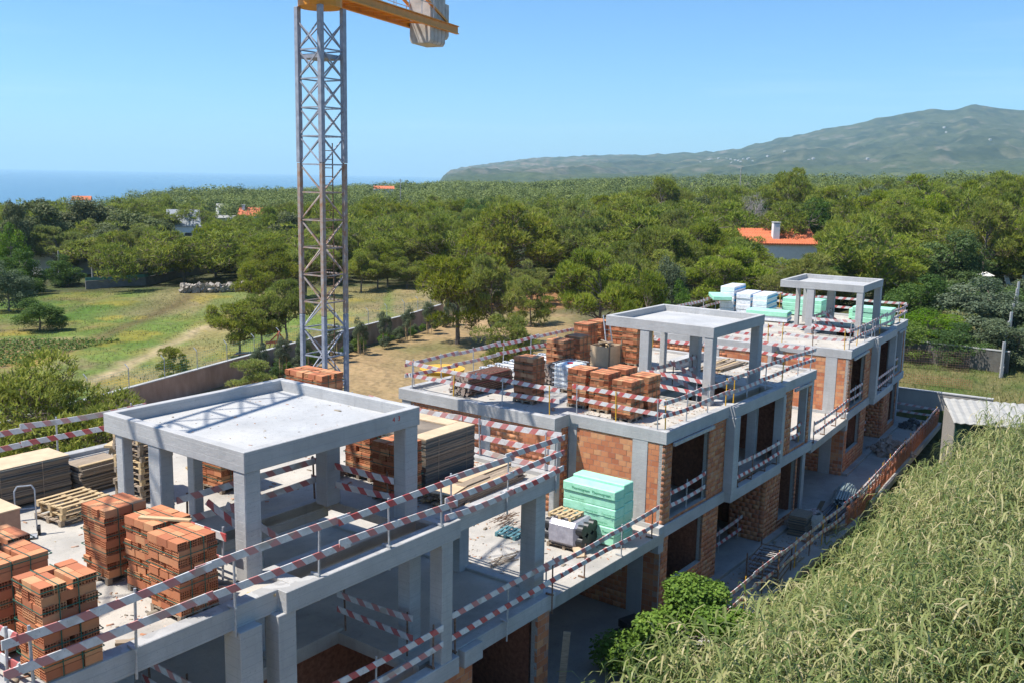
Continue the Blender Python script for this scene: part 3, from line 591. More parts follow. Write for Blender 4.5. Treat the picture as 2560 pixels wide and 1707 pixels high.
def stack(i, a, b, layers, label, sw=False, z=-.12, pal=True, group='pallets of hollow bricks'):
    """one strapped pallet load; bricks lie 15 cm high, hollow ends outward in turn"""
    o = tow(i, a, b, z); _, rz = frame(i); root = empty('brick_stack', o, rz + random.uniform(-.02, .02)); tag(root, label, 'brick stack', group)
    SX, SY = (.80, .92) if sw else (.92, .81); z0 = 0
    if pal: pallet_parts(root, 0, SX, SY); z0 = .145
    for k in range(layers):
        top = k == layers - 1; ty = (k + (a > 0)) % 2; L_ = []
        if not sw:
            if ty == 0: L_ = [(.303 * u, .2 * v_, 0, (u == 1 and v_ in (1, 2))) for u in range(3) for v_ in range(4)]
            else:
                f_ = random.random() < .5; y0 = .2 if f_ else 0
                L_ = [(.2 * u + .01 + (.1 if u > 1 else 0), y0 + .303 * v_, 1, False) for u in range(4) for v_ in range(2)] + [(.303 * u, 0 if f_ else .612, 0, False) for u in range(3)]
        else:
            if ty == 0: L_ = [(.2 * u, .303 * v_, 1, (v_ == 1 and u in (1, 2))) for u in range(4) for v_ in range(3)]
            else: L_ = [(.303 * v_ + (.2 if u % 2 and v_ >= 0 and random.random() < 0 else 0), .2 * u + (.1 if u > 1 else 0), 0, False) for u in range(4) for v_ in range(2)] + [(.607, .303 * u, 1, False) for u in range(3)]
        jx, jy = random.uniform(-.012, .012), random.uniform(-.012, .012)
        for x, y, r, hid in L_:
            if hid and not top: continue
            p = random.uniform(-.008, .008) + (random.choice((0, 0, 0, .02, -.02)))
            if r: link('brick', HB, root, (x + .195 + jx, y + p + jy, z0 + k * .15), (0, 0, math.pi / 2))
            else: link('brick', HB, root, (x + p + jx, y + jy, z0 + k * .15))
    def loop(zz, e=.028):
        mb = MB(); t = .007; zz += random.uniform(-.02, .02)
        for x0, x1, y0, y1 in ((-e, SX + e, -e - t, -e), (-e, SX + e, SY + e, SY + e + t), (-e - t, -e, -e, SY + e), (SX + e, SX + e + t, -e, SY + e)): mb.box(x0, x1, y0, y1, zz, zz + .016)
        mb.build('strap', STRAP, root)
    for k in range(1, layers, 2): loop(z0 + k * .15 + .07)
    zt = z0 + layers * .15
    for f in (.28, .62):
        MB().box(SX * f, SX * f + .016, -.036, -.029, z0, zt).box(SX * f, SX * f + .016, -.036, SY + .036, zt + .001, zt + .006).build('strap', STRAP, root)
    return root
STK = [(0,-4.38,-.74,10,'brick stack nearest the bottom left corner, behind the striped corner rail',0),(0,-4.4,.66,10,'brick stack cut by the left picture edge, just behind the nearest one',0),(0,-4.2,1.62,10,'rearmost brick stack at the left picture edge',0),
 (0,-1.68,2.06,9,'tallest brick stack of the three, beside the loose pallets',0),(0,-1.52,.70,9,'brick stack with a plank lying on top',1),(0,-1.78,-.42,9,'brick stack beside the near front column and striped rail',1),
 (0,3.05,4.85,9,'small-looking brick stack seen under the near canopy beam',0),(0,6.1,2.75,9,'sunlit brick stack behind the stair opening of the near house',1),(0,5.2,.88,9,'shaded brick stack between the canopy column and the plywood pile',1),(0,8.6,7.3,11,'right-hand brick stack at the foot of the crane mast',0),(0,8.6,8.16,11,'left-hand brick stack at the foot of the crane mast',0),
 (1,-3.65,3.4,9,'leftmost brick stack of the five at the middle house corner',0),(1,-3.7,2.38,9,'second brick stack from left of the five at the corner',0),(1,-4.35,1.03,9,'front brick stack of the five, closest to the roof corner',0),(1,-2.5,2.35,9,'rearmost brick stack of the five at the corner',0),(1,-3.15,1.0,9,'rightmost brick stack of the five, beside the stair opening',0),
 (1,-4.4,5.3,11,'lone brick stack between the prop bundle and the water tank',1),(1,.45,7.15,10,'left tall brick stack behind the white water tank',1),(1,1.85,7.2,10,'right tall brick stack behind the white water tank',0),(1,5.3,8.95,10,'leftmost brick stack at the back of the middle house',0),(1,6.5,8.95,10,'back brick stack half hidden behind the aluminium ladder',0),(1,6.4,7.7,11,'brick stack that the aluminium ladder leans on',0),(1,5.0,6.1,11,'brick stack beside the left column of the middle canopy',0)]
for i, a, b, n, lab, sw in STK: stack(i, a, b, n, lab, bool(sw))
# ------------------------------------------------------------------ vegetation
def unit(v): return v / np.maximum(np.linalg.norm(v, axis=-1, keepdims=True), 1e-9)
def blades(P, D, Ln, Wd, g, flat=None):
    """thin triangles from P along D"""
    s = unit(np.cross(D, g.normal(size=D.shape))); n = len(P)
    V = np.stack([P - s * Wd[:, None], P + s * Wd[:, None], P + D * Ln[:, None]], 1).reshape(-1, 3)
    return V, np.arange(3 * n).reshape(-1, 3)
def quads(P, N, S, g):
    a = unit(np.cross(N, g.normal(size=N.shape))); b = np.cross(N, a); n = len(P); S = S[:, None]
    V = np.stack([P - a * S * .62, P - b * S * .45 + a * S * .1, P + a * S * .75, P + b * S * .45 + a * S * .1], 1).reshape(-1, 3)
    return V, np.arange(4 * n).reshape(-1, 4)
RAW = []
def lobes(g, kind):
    K = dict(P=int(g.integers(20, 44)), p=26, E=40, B=38, O=36, Y=28, N=70)[kind]; C = []; Rr = []; sk = g.uniform(-.35, .35, 2); um = g.uniform(.16, .46)
    while len(C) < K:
        x, y, z = g.uniform(-1, 1, 3)
        if x*x + y*y > 1: continue
        q = math.hypot(x, y)
        if kind in 'P': lo, hi = um + .14 * q + .1 * math.sin(3 * math.atan2(y, x) + sk[0] * 9), 1 - (.24 + um * .3) * q ** 2.2 + .08 * math.sin(2 * math.atan2(y, x) + sk[1] * 9)
        elif kind == 'N': lo, hi = .08, 1 - .55 * q ** 1.6
        elif kind == 'E': lo, hi = .22 + .1 * q, 1 - .4 * q ** 2
        else: lo, hi = .06, 1 - .45 * q ** 2.4
        zz = lo + (hi - lo) * (z * .5 + .5) ** .8
        C.append((x * 3.3 + sk[0] * zz * 2, y * 3.3 + sk[1] * zz * 2, zz * 8.4)); Rr.append(g.uniform(.75, 1.35) * (1.15 if kind in 'BOY' else 1) * (.8 if kind == 'N' else 1))
    return np.array(C), np.array(Rr)
def crown(kind, seed, n):
    g = np.random.default_rng(seed); C, Rr = lobes(g, kind); lt = g.uniform(-.18, .18, len(C))
    i = g.integers(0, len(C), n); d = unit(g.normal(size=(n, 3)) + np.array([0, 0, .45])); rad = Rr[i] * g.uniform(.45, 1.08, n) ** .5
    P = C[i] + d * rad[:, None] * np.array([1, 1, .72]); t = np.clip(.42 + lt[i] + g.normal(0, .16, n), 0, 1)
    if kind in 'PpN':
        m = 5; ax = unit(d * .55 + np.array([0, 0, .75]) + g.normal(0, .25, (n, 3)))
        P = np.repeat(P, m, 0) + g.normal(0, .05, (n * m, 3)); D = unit(np.repeat(ax, m, 0) + g.normal(0, .5, (n * m, 3)))
        s_ = .55 if kind == 'N' else 1
        V, F = blades(P, D, g.uniform(.26, .5, n * m) * s_, g.uniform(.028, .055, n * m) * (.65 if kind == 'N' else 1), g); col = np.repeat(t, 3 * m)
        col = np.where(np.tile([False, False, True], n * m), np.clip(col + .18, .07, 1), np.clip(col, .07, 1)); tw = np.repeat((np.repeat(d[:, 2], m) < -.15) & (g.random(n * m) < .45) | (g.random(n * m) < .05), 3); col = np.where(tw, 0, col)
    else:
        m = 3; P = np.repeat(P, m, 0) + g.normal(0, .13, (n * m, 3)); N = unit(np.repeat(d, m, 0) * .7 + np.array([0, 0, .5]) + g.normal(0, .55, (n * m, 3)))
        V, F = quads(P, N, g.uniform(.11, .22, n * m) * (1.15 if kind == 'E' else 1), g); col = np.repeat(np.repeat(t, m), 4)
    V[:, 2] *= 9.0 / np.percentile(V[:, 2], 99.6); q_ = 4.1 / np.percentile(np.hypot(V[:, 0], V[:, 1]), 97); V[:, :2] *= q_; C = C * np.array([q_, q_, 1.03])
    mat = dict(P=PINE, p=PINE, N=PINE, E=EUCL, B=DARKL, O=OLIVE, Y=LIME)[kind]
    if kind == 'P': RAW.append((V, col))
    return tri_mesh('crown', V, F, mat, col), C
def wood(kind, seed, C, dead=False):
    g = random.Random(seed); mb = MB(); h0 = dict(P=2.6, E=2.4).get(kind, 1.0); r0 = .19 if kind in 'PE' else .16
    def limb(p, q, a, b, n=3, w=.12):
        p = Vector(p); q = Vector(q); last = p
        for k in range(1, n + 1):
            c = p.lerp(q, k / n) + (Vector((g.uniform(-w, w), g.uniform(-w, w), g.uniform(-w, w))) if k < n else Vector())
            mb.tube(last, c, a + (b - a) * (k - 1) / n, a + (b - a) * k / n, 5, False); last = c
        return last
    top = limb((0, 0, -.4), (g.uniform(-.4, .4), g.uniform(-.4, .4), h0), r0 * 1.25, r0 * .85)
    top2 = limb(top, (top.x * 1.4, top.y * 1.4, 6.3), r0 * .85, .06)
    for c in C:
        s = top.lerp(top2, max(0, min(.9, (c[2] - h0 - 1.2) / 4))); limb(s, c, .055, .018, 3, .25)
    if dead:
        for c in C:
            for k in range(26):
                d = Vector((g.gauss(0, 1), g.gauss(0, 1), g.gauss(.2, .8))); limb(c, Vector(c) + d * .75, .016, .004, 2, .1)
    return mb.mesh('trunk', BARK if not dead else GBARK)
VAR = {}
for kind, num, n in (('P', 7, 4600), ('p', 2, 3000), ('E', 2, 5200), ('B', 2, 5600), ('O', 2, 5200), ('Y', 1, 4200), ('N', 1, 15000)):
    VAR[kind] = []
    for s in range(num):
        me, C_ = crown(kind, 100 + s * 13 + ord(kind), n); VAR[kind].append((me, wood('P' if kind == 'P' else kind, s + 5, C_)))
gD = np.random.default_rng(3); CD, _ = lobes(gD, 'P'); VAR['D'] = [(None, wood('P', 77, CD, True))]
NAME = dict(P='pine_tree', p='young_pine', E='eucalyptus_tree', B='evergreen_bush', O='olive_tree', Y='bright_green_bush', D='dead_tree', N='cypress_shrub')
def tree(x, y, top, rad, kind, label, group=None, k=None, z=None):
    z = ghs(x, y) if z is None else z; hh = max(1.2, top - z); var = VAR[kind]; me, wd = var[(k if k is not None else random.randrange(99)) % len(var)]
    root = empty(NAME[kind], (x, y, z - .05), random.uniform(0, 6.28)); root.scale = (rad / 4.1, rad / 4.1, hh / 9.0)
    tag(root, label, 'tree' if kind in 'PEDO' else 'bush', group); link('trunk', wd, root)
    if me: link('crown', me, root)
    return root
TREES = [
(-5.1,88,9.7,4.2,'P','tall pine with bare lower trunks between the crane and the middle house'),(-2.0,86,8.3,2.8,'P','slimmer pine touching the right side of the tall garden pine'),(-.1,130,11.6,6.4,'P','broad pine above the red soil clearing'),(7.2,82,9.3,3.8,'P','bright pine behind the brick stacks of the middle house'),(-.9,72,5.0,2.6,'p','bushy young pine left of the rear brick stacks'),
(-20.6,131,5.0,2.6,'P','leftmost of the four slender pines right of the crane'),(-18.8,134,5.7,2.4,'P','second slender pine right of the crane'),(-17.7,136,6.1,2.9,'P','third and tallest slender pine right of the crane'),(-14.7,134,4.9,2.7,'P','rightmost of the four slender pines right of the crane'),
(-23.2,81,4.5,2.4,'P','leftmost of the three pines by the garden wall'),(-22.0,84,4.9,2.1,'P','middle of the three pines by the garden wall'),(-20.3,86,5.9,2.5,'P','pine just left of the crane mast above the orange machine'),(-24.8,70,2.6,1.3,'p','small lone round pine in the field by the wall'),(-29.4,118,6.6,4.0,'P','wide pine at the end of the dry stone wall'),(-30.2,112,5.0,2.3,'P','low pine in front of the dry stone wall end'),
(5.9,118,3.1,2.0,'p','small pine at the right edge of the red soil'),(2.3,114,5.5,2.4,'P','thin twin-trunk pine on the red soil'),(10.5,150,11.5,5.7,'P','dark pine in the middle of the wood'),(17.8,150,12.8,6.7,'P','large spreading dark pine right of the picture centre'),(30.8,210,15.4,6.1,'P','far pine top below the cape'),(23.2,122,12.4,6.8,'P','very wide pine left of the red tiled roof'),(16.3,108,10.1,4.1,'P','pine in front of the very wide one'),
(51.3,185,17.5,5.6,'P','high round pine that rises alone over the skyline'),(41.6,170,14.1,3.6,'D','grey leafless tree beside the high round pine'),(48.1,160,12.4,6.1,'B','leafy dark tree behind the red tiled roof'),(38.6,154,8.6,4.4,'P','pine partly over the red tiled roof'),(21.5,98,8.8,4.6,'P','rounded bright pine behind the white wrapped foam'),(28.0,92,8.6,4.3,'P','pine full of dead twigs behind the far canopy'),(56.3,165,11.7,4.4,'P','pine next to the leaning utility pole'),
(58.7,160,14.0,5.4,'P','left pine of the big group at upper right'),(62.8,150,16.5,7.4,'P','tallest pine of the big group at upper right'),(64.8,142,15.7,5.7,'P','front pine of the big group at upper right'),(71.0,140,15.7,4.7,'P','pine at the right picture edge below the mountain'),(47.9,108,10.3,5.2,'B','big round bush left of the white deck chairs'),(36.1,86,7.4,3.4,'B','dense bush behind the far end of the far house'),(41.0,82,7.4,4.4,'O','large silvery bush right of the far house'),(34.5,80,5.0,3.0,'Y','light green bush against the far house corner'),(41.5,76,5.2,2.4,'B','bush at the right edge by the green fence'),(60.5,122,9.4,4.4,'B','bush behind the white deck chairs'),(41.0,112,8.6,2.6,'B','narrow bush by the lawn'),(33.5,104,7.6,4.2,'B','dark bush between the far canopy and the lawn'),(46.5,92,6.6,3.6,'B','bush right of the silvery one'),(51.5,96,6.2,3.2,'O','grey bush below the deck chairs'),(47.5,84,5.6,3.0,'B','bush on the right edge above the shed'),(29.6,72.6,5.2,2.7,'Y','light green bush hiding the left end of the grey wall'),(36.8,70.2,5.6,2.9,'O','grey bush overhanging the grey wall'),(33.4,70.6,5.2,2.5,'B','low dark bush in front of the grey wall'),(42.5,79,6.4,3.4,'O','silvery bush at the right edge below the deck chairs'),(33.0,134,6.2,4.4,'P','pine in front of the red tiled house, left'),(39.5,130,5.2,4.2,'P','pine in front of the red tiled house, middle'),(45.5,134,5.6,4.2,'B','bush in front of the red tiled house, right'),(54.0,140,10.5,4.6,'P','pine behind the lawn'),(66.0,128,10.0,4.4,'B','dark tree behind the deck chairs'),(27.5,112,8.6,4.4,'P','pine between the red tiled house and the wrapped foam'),(2.0,100,5.2,2.6,'p','young pine at the top of the sandy garden'),(14.5,100,8.0,3.6,'P','pine above the rear brick stacks'),
(10.7,78,8.0,2.3,'P','pine just left of the middle canopy'),(13.2,76,7.4,1.3,'Y','bright green creeper left of the wrapped foam'),(11.2,96,8.9,2.8,'P','pine behind the middle canopy'),(14.7,90,8.2,1.8,'O','grey green small tree behind the middle canopy'),
(-77.6,150,9.8,3.0,'E','tall dark tree at the left picture edge'),(-83.3,172,9.4,5.8,'E','first big eucalyptus from the left'),(-80.9,185,9.6,6.6,'E','second big eucalyptus from the left'),(-67.6,172,7.9,6.6,'E','broad eucalyptus in front of the metal-roofed house'),(-64.3,178,6.2,4.4,'E','eucalyptus with thin twigs beside the metal-roofed house'),(-70.1,135,7.4,2.6,'Y','light green tree at the left edge'),(-55.5,165,3.8,3.5,'B','dark round tree at the field wall'),(-66.3,130,4.2,3.4,'B','very dark round bush by the low white building'),(-58.7,112,4.5,3.0,'O','grey green bush at the left edge of the field'),(-65.7,142,2.6,2.9,'B','dark bush in front of the low white building'),(-62.0,158,2.0,2.5,'O','grey bush by the field wall'),(-60.9,150,1.6,2.7,'Y','yellowish bush along the field wall'),(-47.4,96,2.4,2.6,'B','dome-shaped bush alone in the field'),(-58.7,190,6.0,3.8,'P','pine behind the dark round tree'),(-57.3,162,2.4,2.2,'Y','bright shrub left of the dark round tree'),
(-16.9,36,8.0,4.6,'N','big feathery shrub behind the near house at the left'),(-21.5,36,6.4,3.8,'N','lower feathery shrub at the left picture edge'),(-18.1,66,2.6,1.8,'p','feathery young pine in front of the garden wall'),(-26.9,125,6.2,3.4,'P','pine half hidden by the crane mast'),(-11.3,140,9.6,3.5,'P','pine behind the slender group'),(-5.9,145,10.2,3.6,'P','pine left of the broad clearing pine'),(-30.1,160,8.0,4.3,'P','pine behind the crane mast'),(-14.8,150,8.7,3.7,'P','pine below the red farmhouse roofs')]
for x, y, top, rad, kd, lab in TREES: tree(x, y, top, rad, kd, lab, 'trees round the site')
# wood: the nearest trees one by one, everything beyond as one mass
KEEP = [(-19.4, 265, 2.4), (-15.0, 300, 2.2), (-8.4, 339, 2.6), (14.9, 150, 2.6), (-25.9, 159, 2.6), (26.5, 113, 2.8), (-24.2, 420, .7), (-7.9, 600, .8), (-11.7, 330, .3)]
def free(x, y, r):
    az = math.degrees(math.atan2(x, y)); d = math.hypot(x, y)
    wxx = np.interp(y, [p[1] for p in WALLP], [p[0] for p in WALLP])
    if y < 139 and x < wxx + 3 and x > -53 and y > 40: return False
    if y < 124 and x < -44: return y > 118 and False
    if y < 112 and -30 < x < 6: return False
    if y < 74 and x < 60: return False
    if y < 108 and x < 22: return False
    if (x - 2.5) ** 2 / 64 + (y - 119) ** 2 / 120 < 1 or (x - 47) ** 2 / 25 + (y - 112) ** 2 / 330 < 1: return False
    if -14 < x < 24 and y < 110: return False
    if -46 < x < -12 and 118 < y < 138: return False
    if x > 22 and y < 88 or (x > 22 and y < 104 and x < 31): return False
    for a, q, w_ in KEEP:
        if abs(az - a) < w_ + math.degrees(r / d) * .7 and q - (42 if q < 200 else 85) < d < q + 9: return False
    return True
rs = random.Random(21); placed = [(t_[0], t_[1], t_[3]) for t_ in TREES]; near = 0; far = []; tries = 0
while tries < 26000:
    tries += 1; a = R(rs.uniform(-33, 33)); q = rs.random(); d = 104 + 150 * q ** .75 if tries < 9000 else math.sqrt(rs.uniform(230 ** 2, 1150 ** 2))
    x, y = d * math.sin(a), d * math.cos(a); r = rs.uniform(3.4, 5.6)
    if not free(x, y, r): continue
    az = math.degrees(a)
    if d > 330 and az > 9 and rs.random() < .86: continue
    if d > 700 and az < -4.5 and d > 950: continue
    if d < 255 and any((x - p[0]) ** 2 + (y - p[1]) ** 2 < (.56 * (r + p[2])) ** 2 for p in placed): continue
    tops = ghs(x, y) + rs.uniform(6.2, 10.2) * (1 + .28 * float(fbm(np.float64(x), np.float64(y), 90, 3, 6))) * (1 if az < 12 or d > 200 else 1.1)
    if az < -10 and d > np.interp(az, [-33, -22, -14, -10], [330, 430, 700, 1000]): continue
    if az < -14 and d < 255: tops = min(tops, ghs(x, y) + 8)
    if d < 255 and near < 228:
        placed.append((x, y, r)); near += 1; kd = 'P' if rs.random() < .86 or az < -18 and rs.random() < .4 else rs.choice('EBO')
        side = 'left' if az < -9 else 'right' if az > 9 else 'middle'; dep = 'front' if d < 165 else 'back'
        tree(x, y, tops, r, kd, f"{'pine' if kd == 'P' else 'broadleaf tree'} in the {dep} of the dense wood, {side} part of the picture", f"{'pines' if kd == 'P' else 'broadleaf trees'} of the wood, {dep} {side}")
    else:
        if d < 255: placed.append((x, y, r))
        far.append((x, y, tops, r * (1.0 if d < 255 else 1.1 if d < 500 else 1.35)))
far = np.array(far); g = np.random.default_rng(9); fd0 = np.hypot(far[:, 0], far[:, 1]); nearm = far[fd0 < 300]; far = far[fd0 >= 300]; NV = []; NC = []
for q_, (x, y, tp, r) in enumerate(nearm):
    V_, c_ = RAW[q_ % len(RAW)]; nt_ = len(V_) // 3; pick = g.choice(nt_, 2600, replace=False); T3 = V_.reshape(-1, 3, 3)[pick].copy(); cen = T3.mean(1, keepdims=True); T3 = cen + (T3 - cen) * np.array([2.1, 2.1, 1.7]); z_ = ghs(x, y); a_ = q_ * 2.4; ca, sa = math.cos(a_), math.sin(a_); X_ = (T3[..., 0] * ca - T3[..., 1] * sa) * r / 4.1 + x; Y_ = (T3[..., 0] * sa + T3[..., 1] * ca) * r / 4.1 + y; Z_ = T3[..., 2] * (tp - z_) / 9 + z_
    NV.append(np.stack([X_, Y_, Z_], -1).reshape(-1, 3)); NC.append(c_.reshape(-1, 3)[pick].ravel() * g.uniform(.8, 1.1))
if NV:
    V = np.concatenate(NV); tag(link('mid_wood', tri_mesh('mid_wood', V, np.arange(len(V)).reshape(-1, 3), PINE, np.concatenate(NC))), kind='stuff')
fd = np.hypot(far[:, 0], far[:, 1]); nl = np.where(fd < 280, 700, np.where(fd < 480, 300, 90))
idx = np.repeat(np.arange(len(far)), nl); n = len(idx); gz = gh(far[:, 0], far[:, 1]); d = unit(g.normal(size=(n, 3)) + np.array([0, 0, .5])); q = g.uniform(.55, 1.05, n)[:, None]
hh = (far[:, 2] - gz); lob = g.integers(0, 6, n); la = lob * 1.05 + idx * 1.7; lr = np.where(lob == 5, 0, .5)
cx = np.c_[far[idx, 0] + np.cos(la) * lr * far[idx, 3], far[idx, 1] + np.sin(la) * lr * far[idx, 3], gz[idx] + hh[idx] * (.58 + .14 * np.sin(idx * 3.1 + lob * 2.3))]
P = cx + d * q * np.c_[far[idx, 3] * .5, far[idx, 3] * .5, hh[idx] * .27]
pd_ = np.hypot(P[:, 0], P[:, 1]); sz = np.where(pd_ < 280, .30, np.where(pd_ < 480, .44, .85)) * g.uniform(.6, 1.3, n); V, F = quads(P, unit(d + np.array([0, 0, .35]) + g.normal(0, .16, (n, 3))), sz, g)
tn = np.clip(.5 + .33 * np.sin(idx * 12.9898) + g.normal(0, .06, n), 0, 1)
tag(link('far_wood', tri_mesh('far_wood', V, F, FARW, np.repeat(tn, 4))), kind='stuff')
# giant reed thicket beside the site
g = np.random.default_rng(5)
RB = [(.9, 15), (1.0, 18.5), (1.6, 21)] + [tuple(tow(1, a, b)[:2]) for a, b in ((-13, -4.8), (-8, -4.2), (-4, -3.7), (2, -3.75), (8, -3.85))] + [tuple(tow(2, a, b)[:2]) for a, b in ((-3, -4.2), (3, -4.6), (8, -5.2))]
pts = []; cid = []; ncl = 0
while ncl < 980:
    y = g.uniform(16.0, 60); xb = np.interp(y, [p[1] for p in RB], [p[0] for p in RB]); x = xb + .3 + g.uniform(0, 1) ** 1.1 * (.64 * y + 1.5 - xb)
    if x > .64 * y + 1.5 or (y > 50.5 and x > 23.5): continue
    if (x - 5.5) ** 2 + (y - 27.6) ** 2 < 2.6: continue
    cl = float(fbm(np.float64(x), np.float64(y), 6.5, 3, 7))
    if cl < -.42 and g.random() < .8: continue
    ncl += 1; rc = g.uniform(.22, .5); ax, ay = g.normal(0, .10, 2); th_, tt_ = g.normal(0, .55), g.normal(0, .13)
    for k in range(int(g.integers(3, 9))):
        dx, dy = g.normal(0, rc, 2); pts.append((x + dx, y + dy, max(0, x + dx - xb), cl, ax + dx * .22, ay + dy * .22, th_, tt_))
pts = np.array(pts); n = len(pts); nr_ = 1 - smooth(pts[:, 1], 24, 31); hgt = np.clip(1.15 + 2.7 * nr_ + (3.1 - 2.0 * nr_) * smooth(pts[:, 2], 0, 7) + 1.5 * pts[:, 3] * (.15 + .85 * smooth(pts[:, 2], .5, 4)) + .9 * fbm(pts[:, 0], pts[:, 1], 2.3, 2, 4) + pts[:, 6] * (.3 + .7 * smooth(pts[:, 2], 0, 3)) + g.normal(0, .3, n), 1.0, 6.8)
lean = g.normal(0, .07, (n, 2)) + pts[:, 4:6] + np.array([.05, -.03]); m = 16; i = np.repeat(np.arange(n), m); k = np.tile(np.arange(m), n)
f = 1 - (k / m) ** 1.1 * .62; zb = -1.25
base = np.c_[pts[i, 0] + lean[i, 0] * hgt[i] * f, pts[i, 1] + lean[i, 1] * hgt[i] * f, zb + hgt[i] * f]
ang = k * 2.4 + g.uniform(0, 6.28, n)[i]; out = np.c_[np.cos(ang), np.sin(ang), np.zeros(n * m)]; up = np.array([0, 0, 1.])
wind = np.array([.35, -.25, 0]); out = unit(out + wind)
ln = g.uniform(.45, 1.0, n * m) * np.clip(1.15 - .3 * np.abs(f - .75) * 3, .5, 1.2); wd = g.uniform(.014, .036, n * m); side = unit(np.cross(out, up)); droop = g.uniform(.3, 1.15, n * m)
p1 = base + (out * .34 + up * .36) * ln[:, None]; p2 = p1 + (out * .42 + up * (.12 - .30 * droop)[:, None]) * ln[:, None]; p3 = p2 + (out * .22 - up * (.12 + .42 * droop)[:, None]) * ln[:, None]
W_ = wd[:, None] * side; V = np.stack([base - W_ * .5, base + W_ * .5, p1 - W_, p1 + W_, p2 - W_ * .8, p2 + W_ * .8, p3, p3 + W_ * .1], 1).reshape(-1, 3)
o = (np.arange(n * m) * 8)[:, None]; F = np.concatenate([o + np.array([0, 1, 3, 2]), o + np.array([2, 3, 5, 4]), o + np.array([4, 5, 7, 6])])
dry = g.random(n * m) < (.10 + .40 * (f < .66) + .5 * (g.random(n) < .07)[i]); t = np.clip(.36 + .20 * pts[i, 3] + g.normal(0, .17, n * m) + .34 * dry + pts[i, 7], 0, 1); col = np.repeat(t, 8); tip = np.tile([0, 0, .03, .03, .1, .1, .25, .25], n * m); col = np.clip(col + tip, 0, 1)
b0 = np.c_[pts[:, :2], np.full(n, zb)]; b1 = np.c_[pts[:, 0] + lean[:, 0] * hgt, pts[:, 1] + lean[:, 1] * hgt, zb + hgt]; sr = np.array([.012, 0, 0]); sr2 = np.array([0, .012, 0]); nv = len(V)
V = np.concatenate([V, np.stack([b0 - sr, b0 + sr, b1 + sr * .4, b1 - sr * .4, b0 - sr2, b0 + sr2, b1 + sr2 * .4, b1 - sr2 * .4], 1).reshape(-1, 3)]); o = (nv + np.arange(n) * 8)[:, None]
F = np.concatenate([F, o + np.array([0, 1, 2, 3]), o + np.array([4, 5, 6, 7])]); col = np.concatenate([col, np.full(n * 8, .62)])
tag(link('reed_thicket', tri_mesh('reed_thicket', V, F, REED, col)), 'dense giant reed thicket filling the lower right', 'reeds', kind='stuff')
# leafy shrub at the edge of the reeds
me, C_ = crown('Y', 501, 16000); g2 = me
root = empty('leafy_shrub', (5.5, 27.6, -1.2)); root.scale = (.62, .62, .47); tag(root, 'dense bright green shrub at the near edge of the reed thicket', 'shrub'); sh = link('foliage', me, root); link('stem', wood('B', 31, C_), root)
# tall grass and weeds
def grass(name, label, xs, ys, hs, w, t0, mat=GRASS):
    n = len(xs); P = np.c_[xs, ys, gh(xs, ys) - .02]; D = unit(np.c_[g.normal(0, .28, (n, 2)), np.ones(n)]); V, F = blades(P, D, hs, np.full(n, w) * g.uniform(.6, 1.4, n), g)
    tag(link(name, tri_mesh(name, V, F, mat, np.repeat(np.clip(t0 + g.normal(0, .18, n), 0, 1), 3))), label, 'grass', kind='stuff')
n = 46000; x = g.uniform(-62, -9, n); y = g.uniform(56, 137, n); wxx = np.interp(y, [p[1] for p in WALLP], [p[0] for p in WALLP]); c = fbm(x, y, 14, 4, 6); keep = (x < wxx - .6) & (c + g.normal(0, .3, n) > -.05) & ~((np.abs(x + 31) < .9) & (y < 101) & (y > 66)) & ~((x < -37) & (y > 74) & (y < 91)); x, y, c = x[keep], y[keep], c[keep]
grass('meadow_grass', 'tall green and straw coloured grass in the field', x, y, g.uniform(.06, .24, len(x)), .035, .45 + .35 * fbm(x, y, 26, 3, 3))
n = 9000; a3_ = g.uniform(11.8, 24, n); b3_ = g.uniform(-8, 10, n); W2 = np.array([tow(2, p, q)[:2] for p, q in zip(a3_, b3_)]); grass('bank_weeds', 'weeds and dry grass on the bank behind the far house', W2[:, 0], W2[:, 1], g.uniform(.08, .3, n), .025, np.full(n, .45))
# rows of crops
rowx = np.repeat(np.arange(-51, -38, 1.25), 160); yy = np.tile(np.linspace(75, 89, 160), len(rowx) // 160) + g.normal(0, .05, len(rowx)); P = np.c_[rowx + (yy - 82) * .25 + g.normal(0, .12, len(rowx)), yy, gh(rowx, yy) + .15]; P = np.repeat(P, 4, 0) + g.normal(0, .1, (len(P) * 4, 3)); V, F = quads(P, unit(g.normal(0, .6, P.shape) + np.array([0, 0, 1])), g.uniform(.12, .22, len(P)), g)
tag(link('crop_rows', tri_mesh('crop_rows', V, F, DARKL, np.repeat(np.clip(g.normal(.7, .2, len(P)), 0, 1), 4))), 'dark green vegetable rows on red soil at the left edge', 'crops', kind='stuff')
# ------------------------------------------------------------------ tower crane
CX, CY = -6.75, 34.4
CWB = plain('beige_counterweight', (.50, .46, .41), .9, .2, 3, bump=.3)
crane = empty('tower_crane', (CX, CY, -.3), R(45 + 11)); tag(crane, 'orange and grey lattice tower crane with concrete counterweights', 'crane')
hs = .54; LEG = [(hs, hs), (-hs, hs), (-hs, -hs), (hs, -hs)]; PH = .96; Z0, Z1 = .3, 21.1
rustw = plain('rusty_white_paint', (.46, .44, .42), .6, .2, 5, (.33, .17, .09), spec=.4)
for za, zb, mt, wd_ in ((Z0, 10.6, GREYP, .15), (10.62, 15.9, rustw, .15), (15.92, Z1, GREYP, .17)):
    for x, y in LEG: MB().box(x - wd_/2, x + wd_/2, y - wd_/2, y + wd_/2, za, zb).build('mast_leg', mt, crane, bevel=.01)
meshes = {}
for mt in (GREYP, rustw):
    meshes[mt.name] = (MB().obox((-hs, 0, 0), (hs, 0, 0), .04, .045).mesh('strut', mt), MB().obox((-hs, 0, -PH/2), (hs, 0, PH/2), .035, .042).mesh('diagonal', mt))
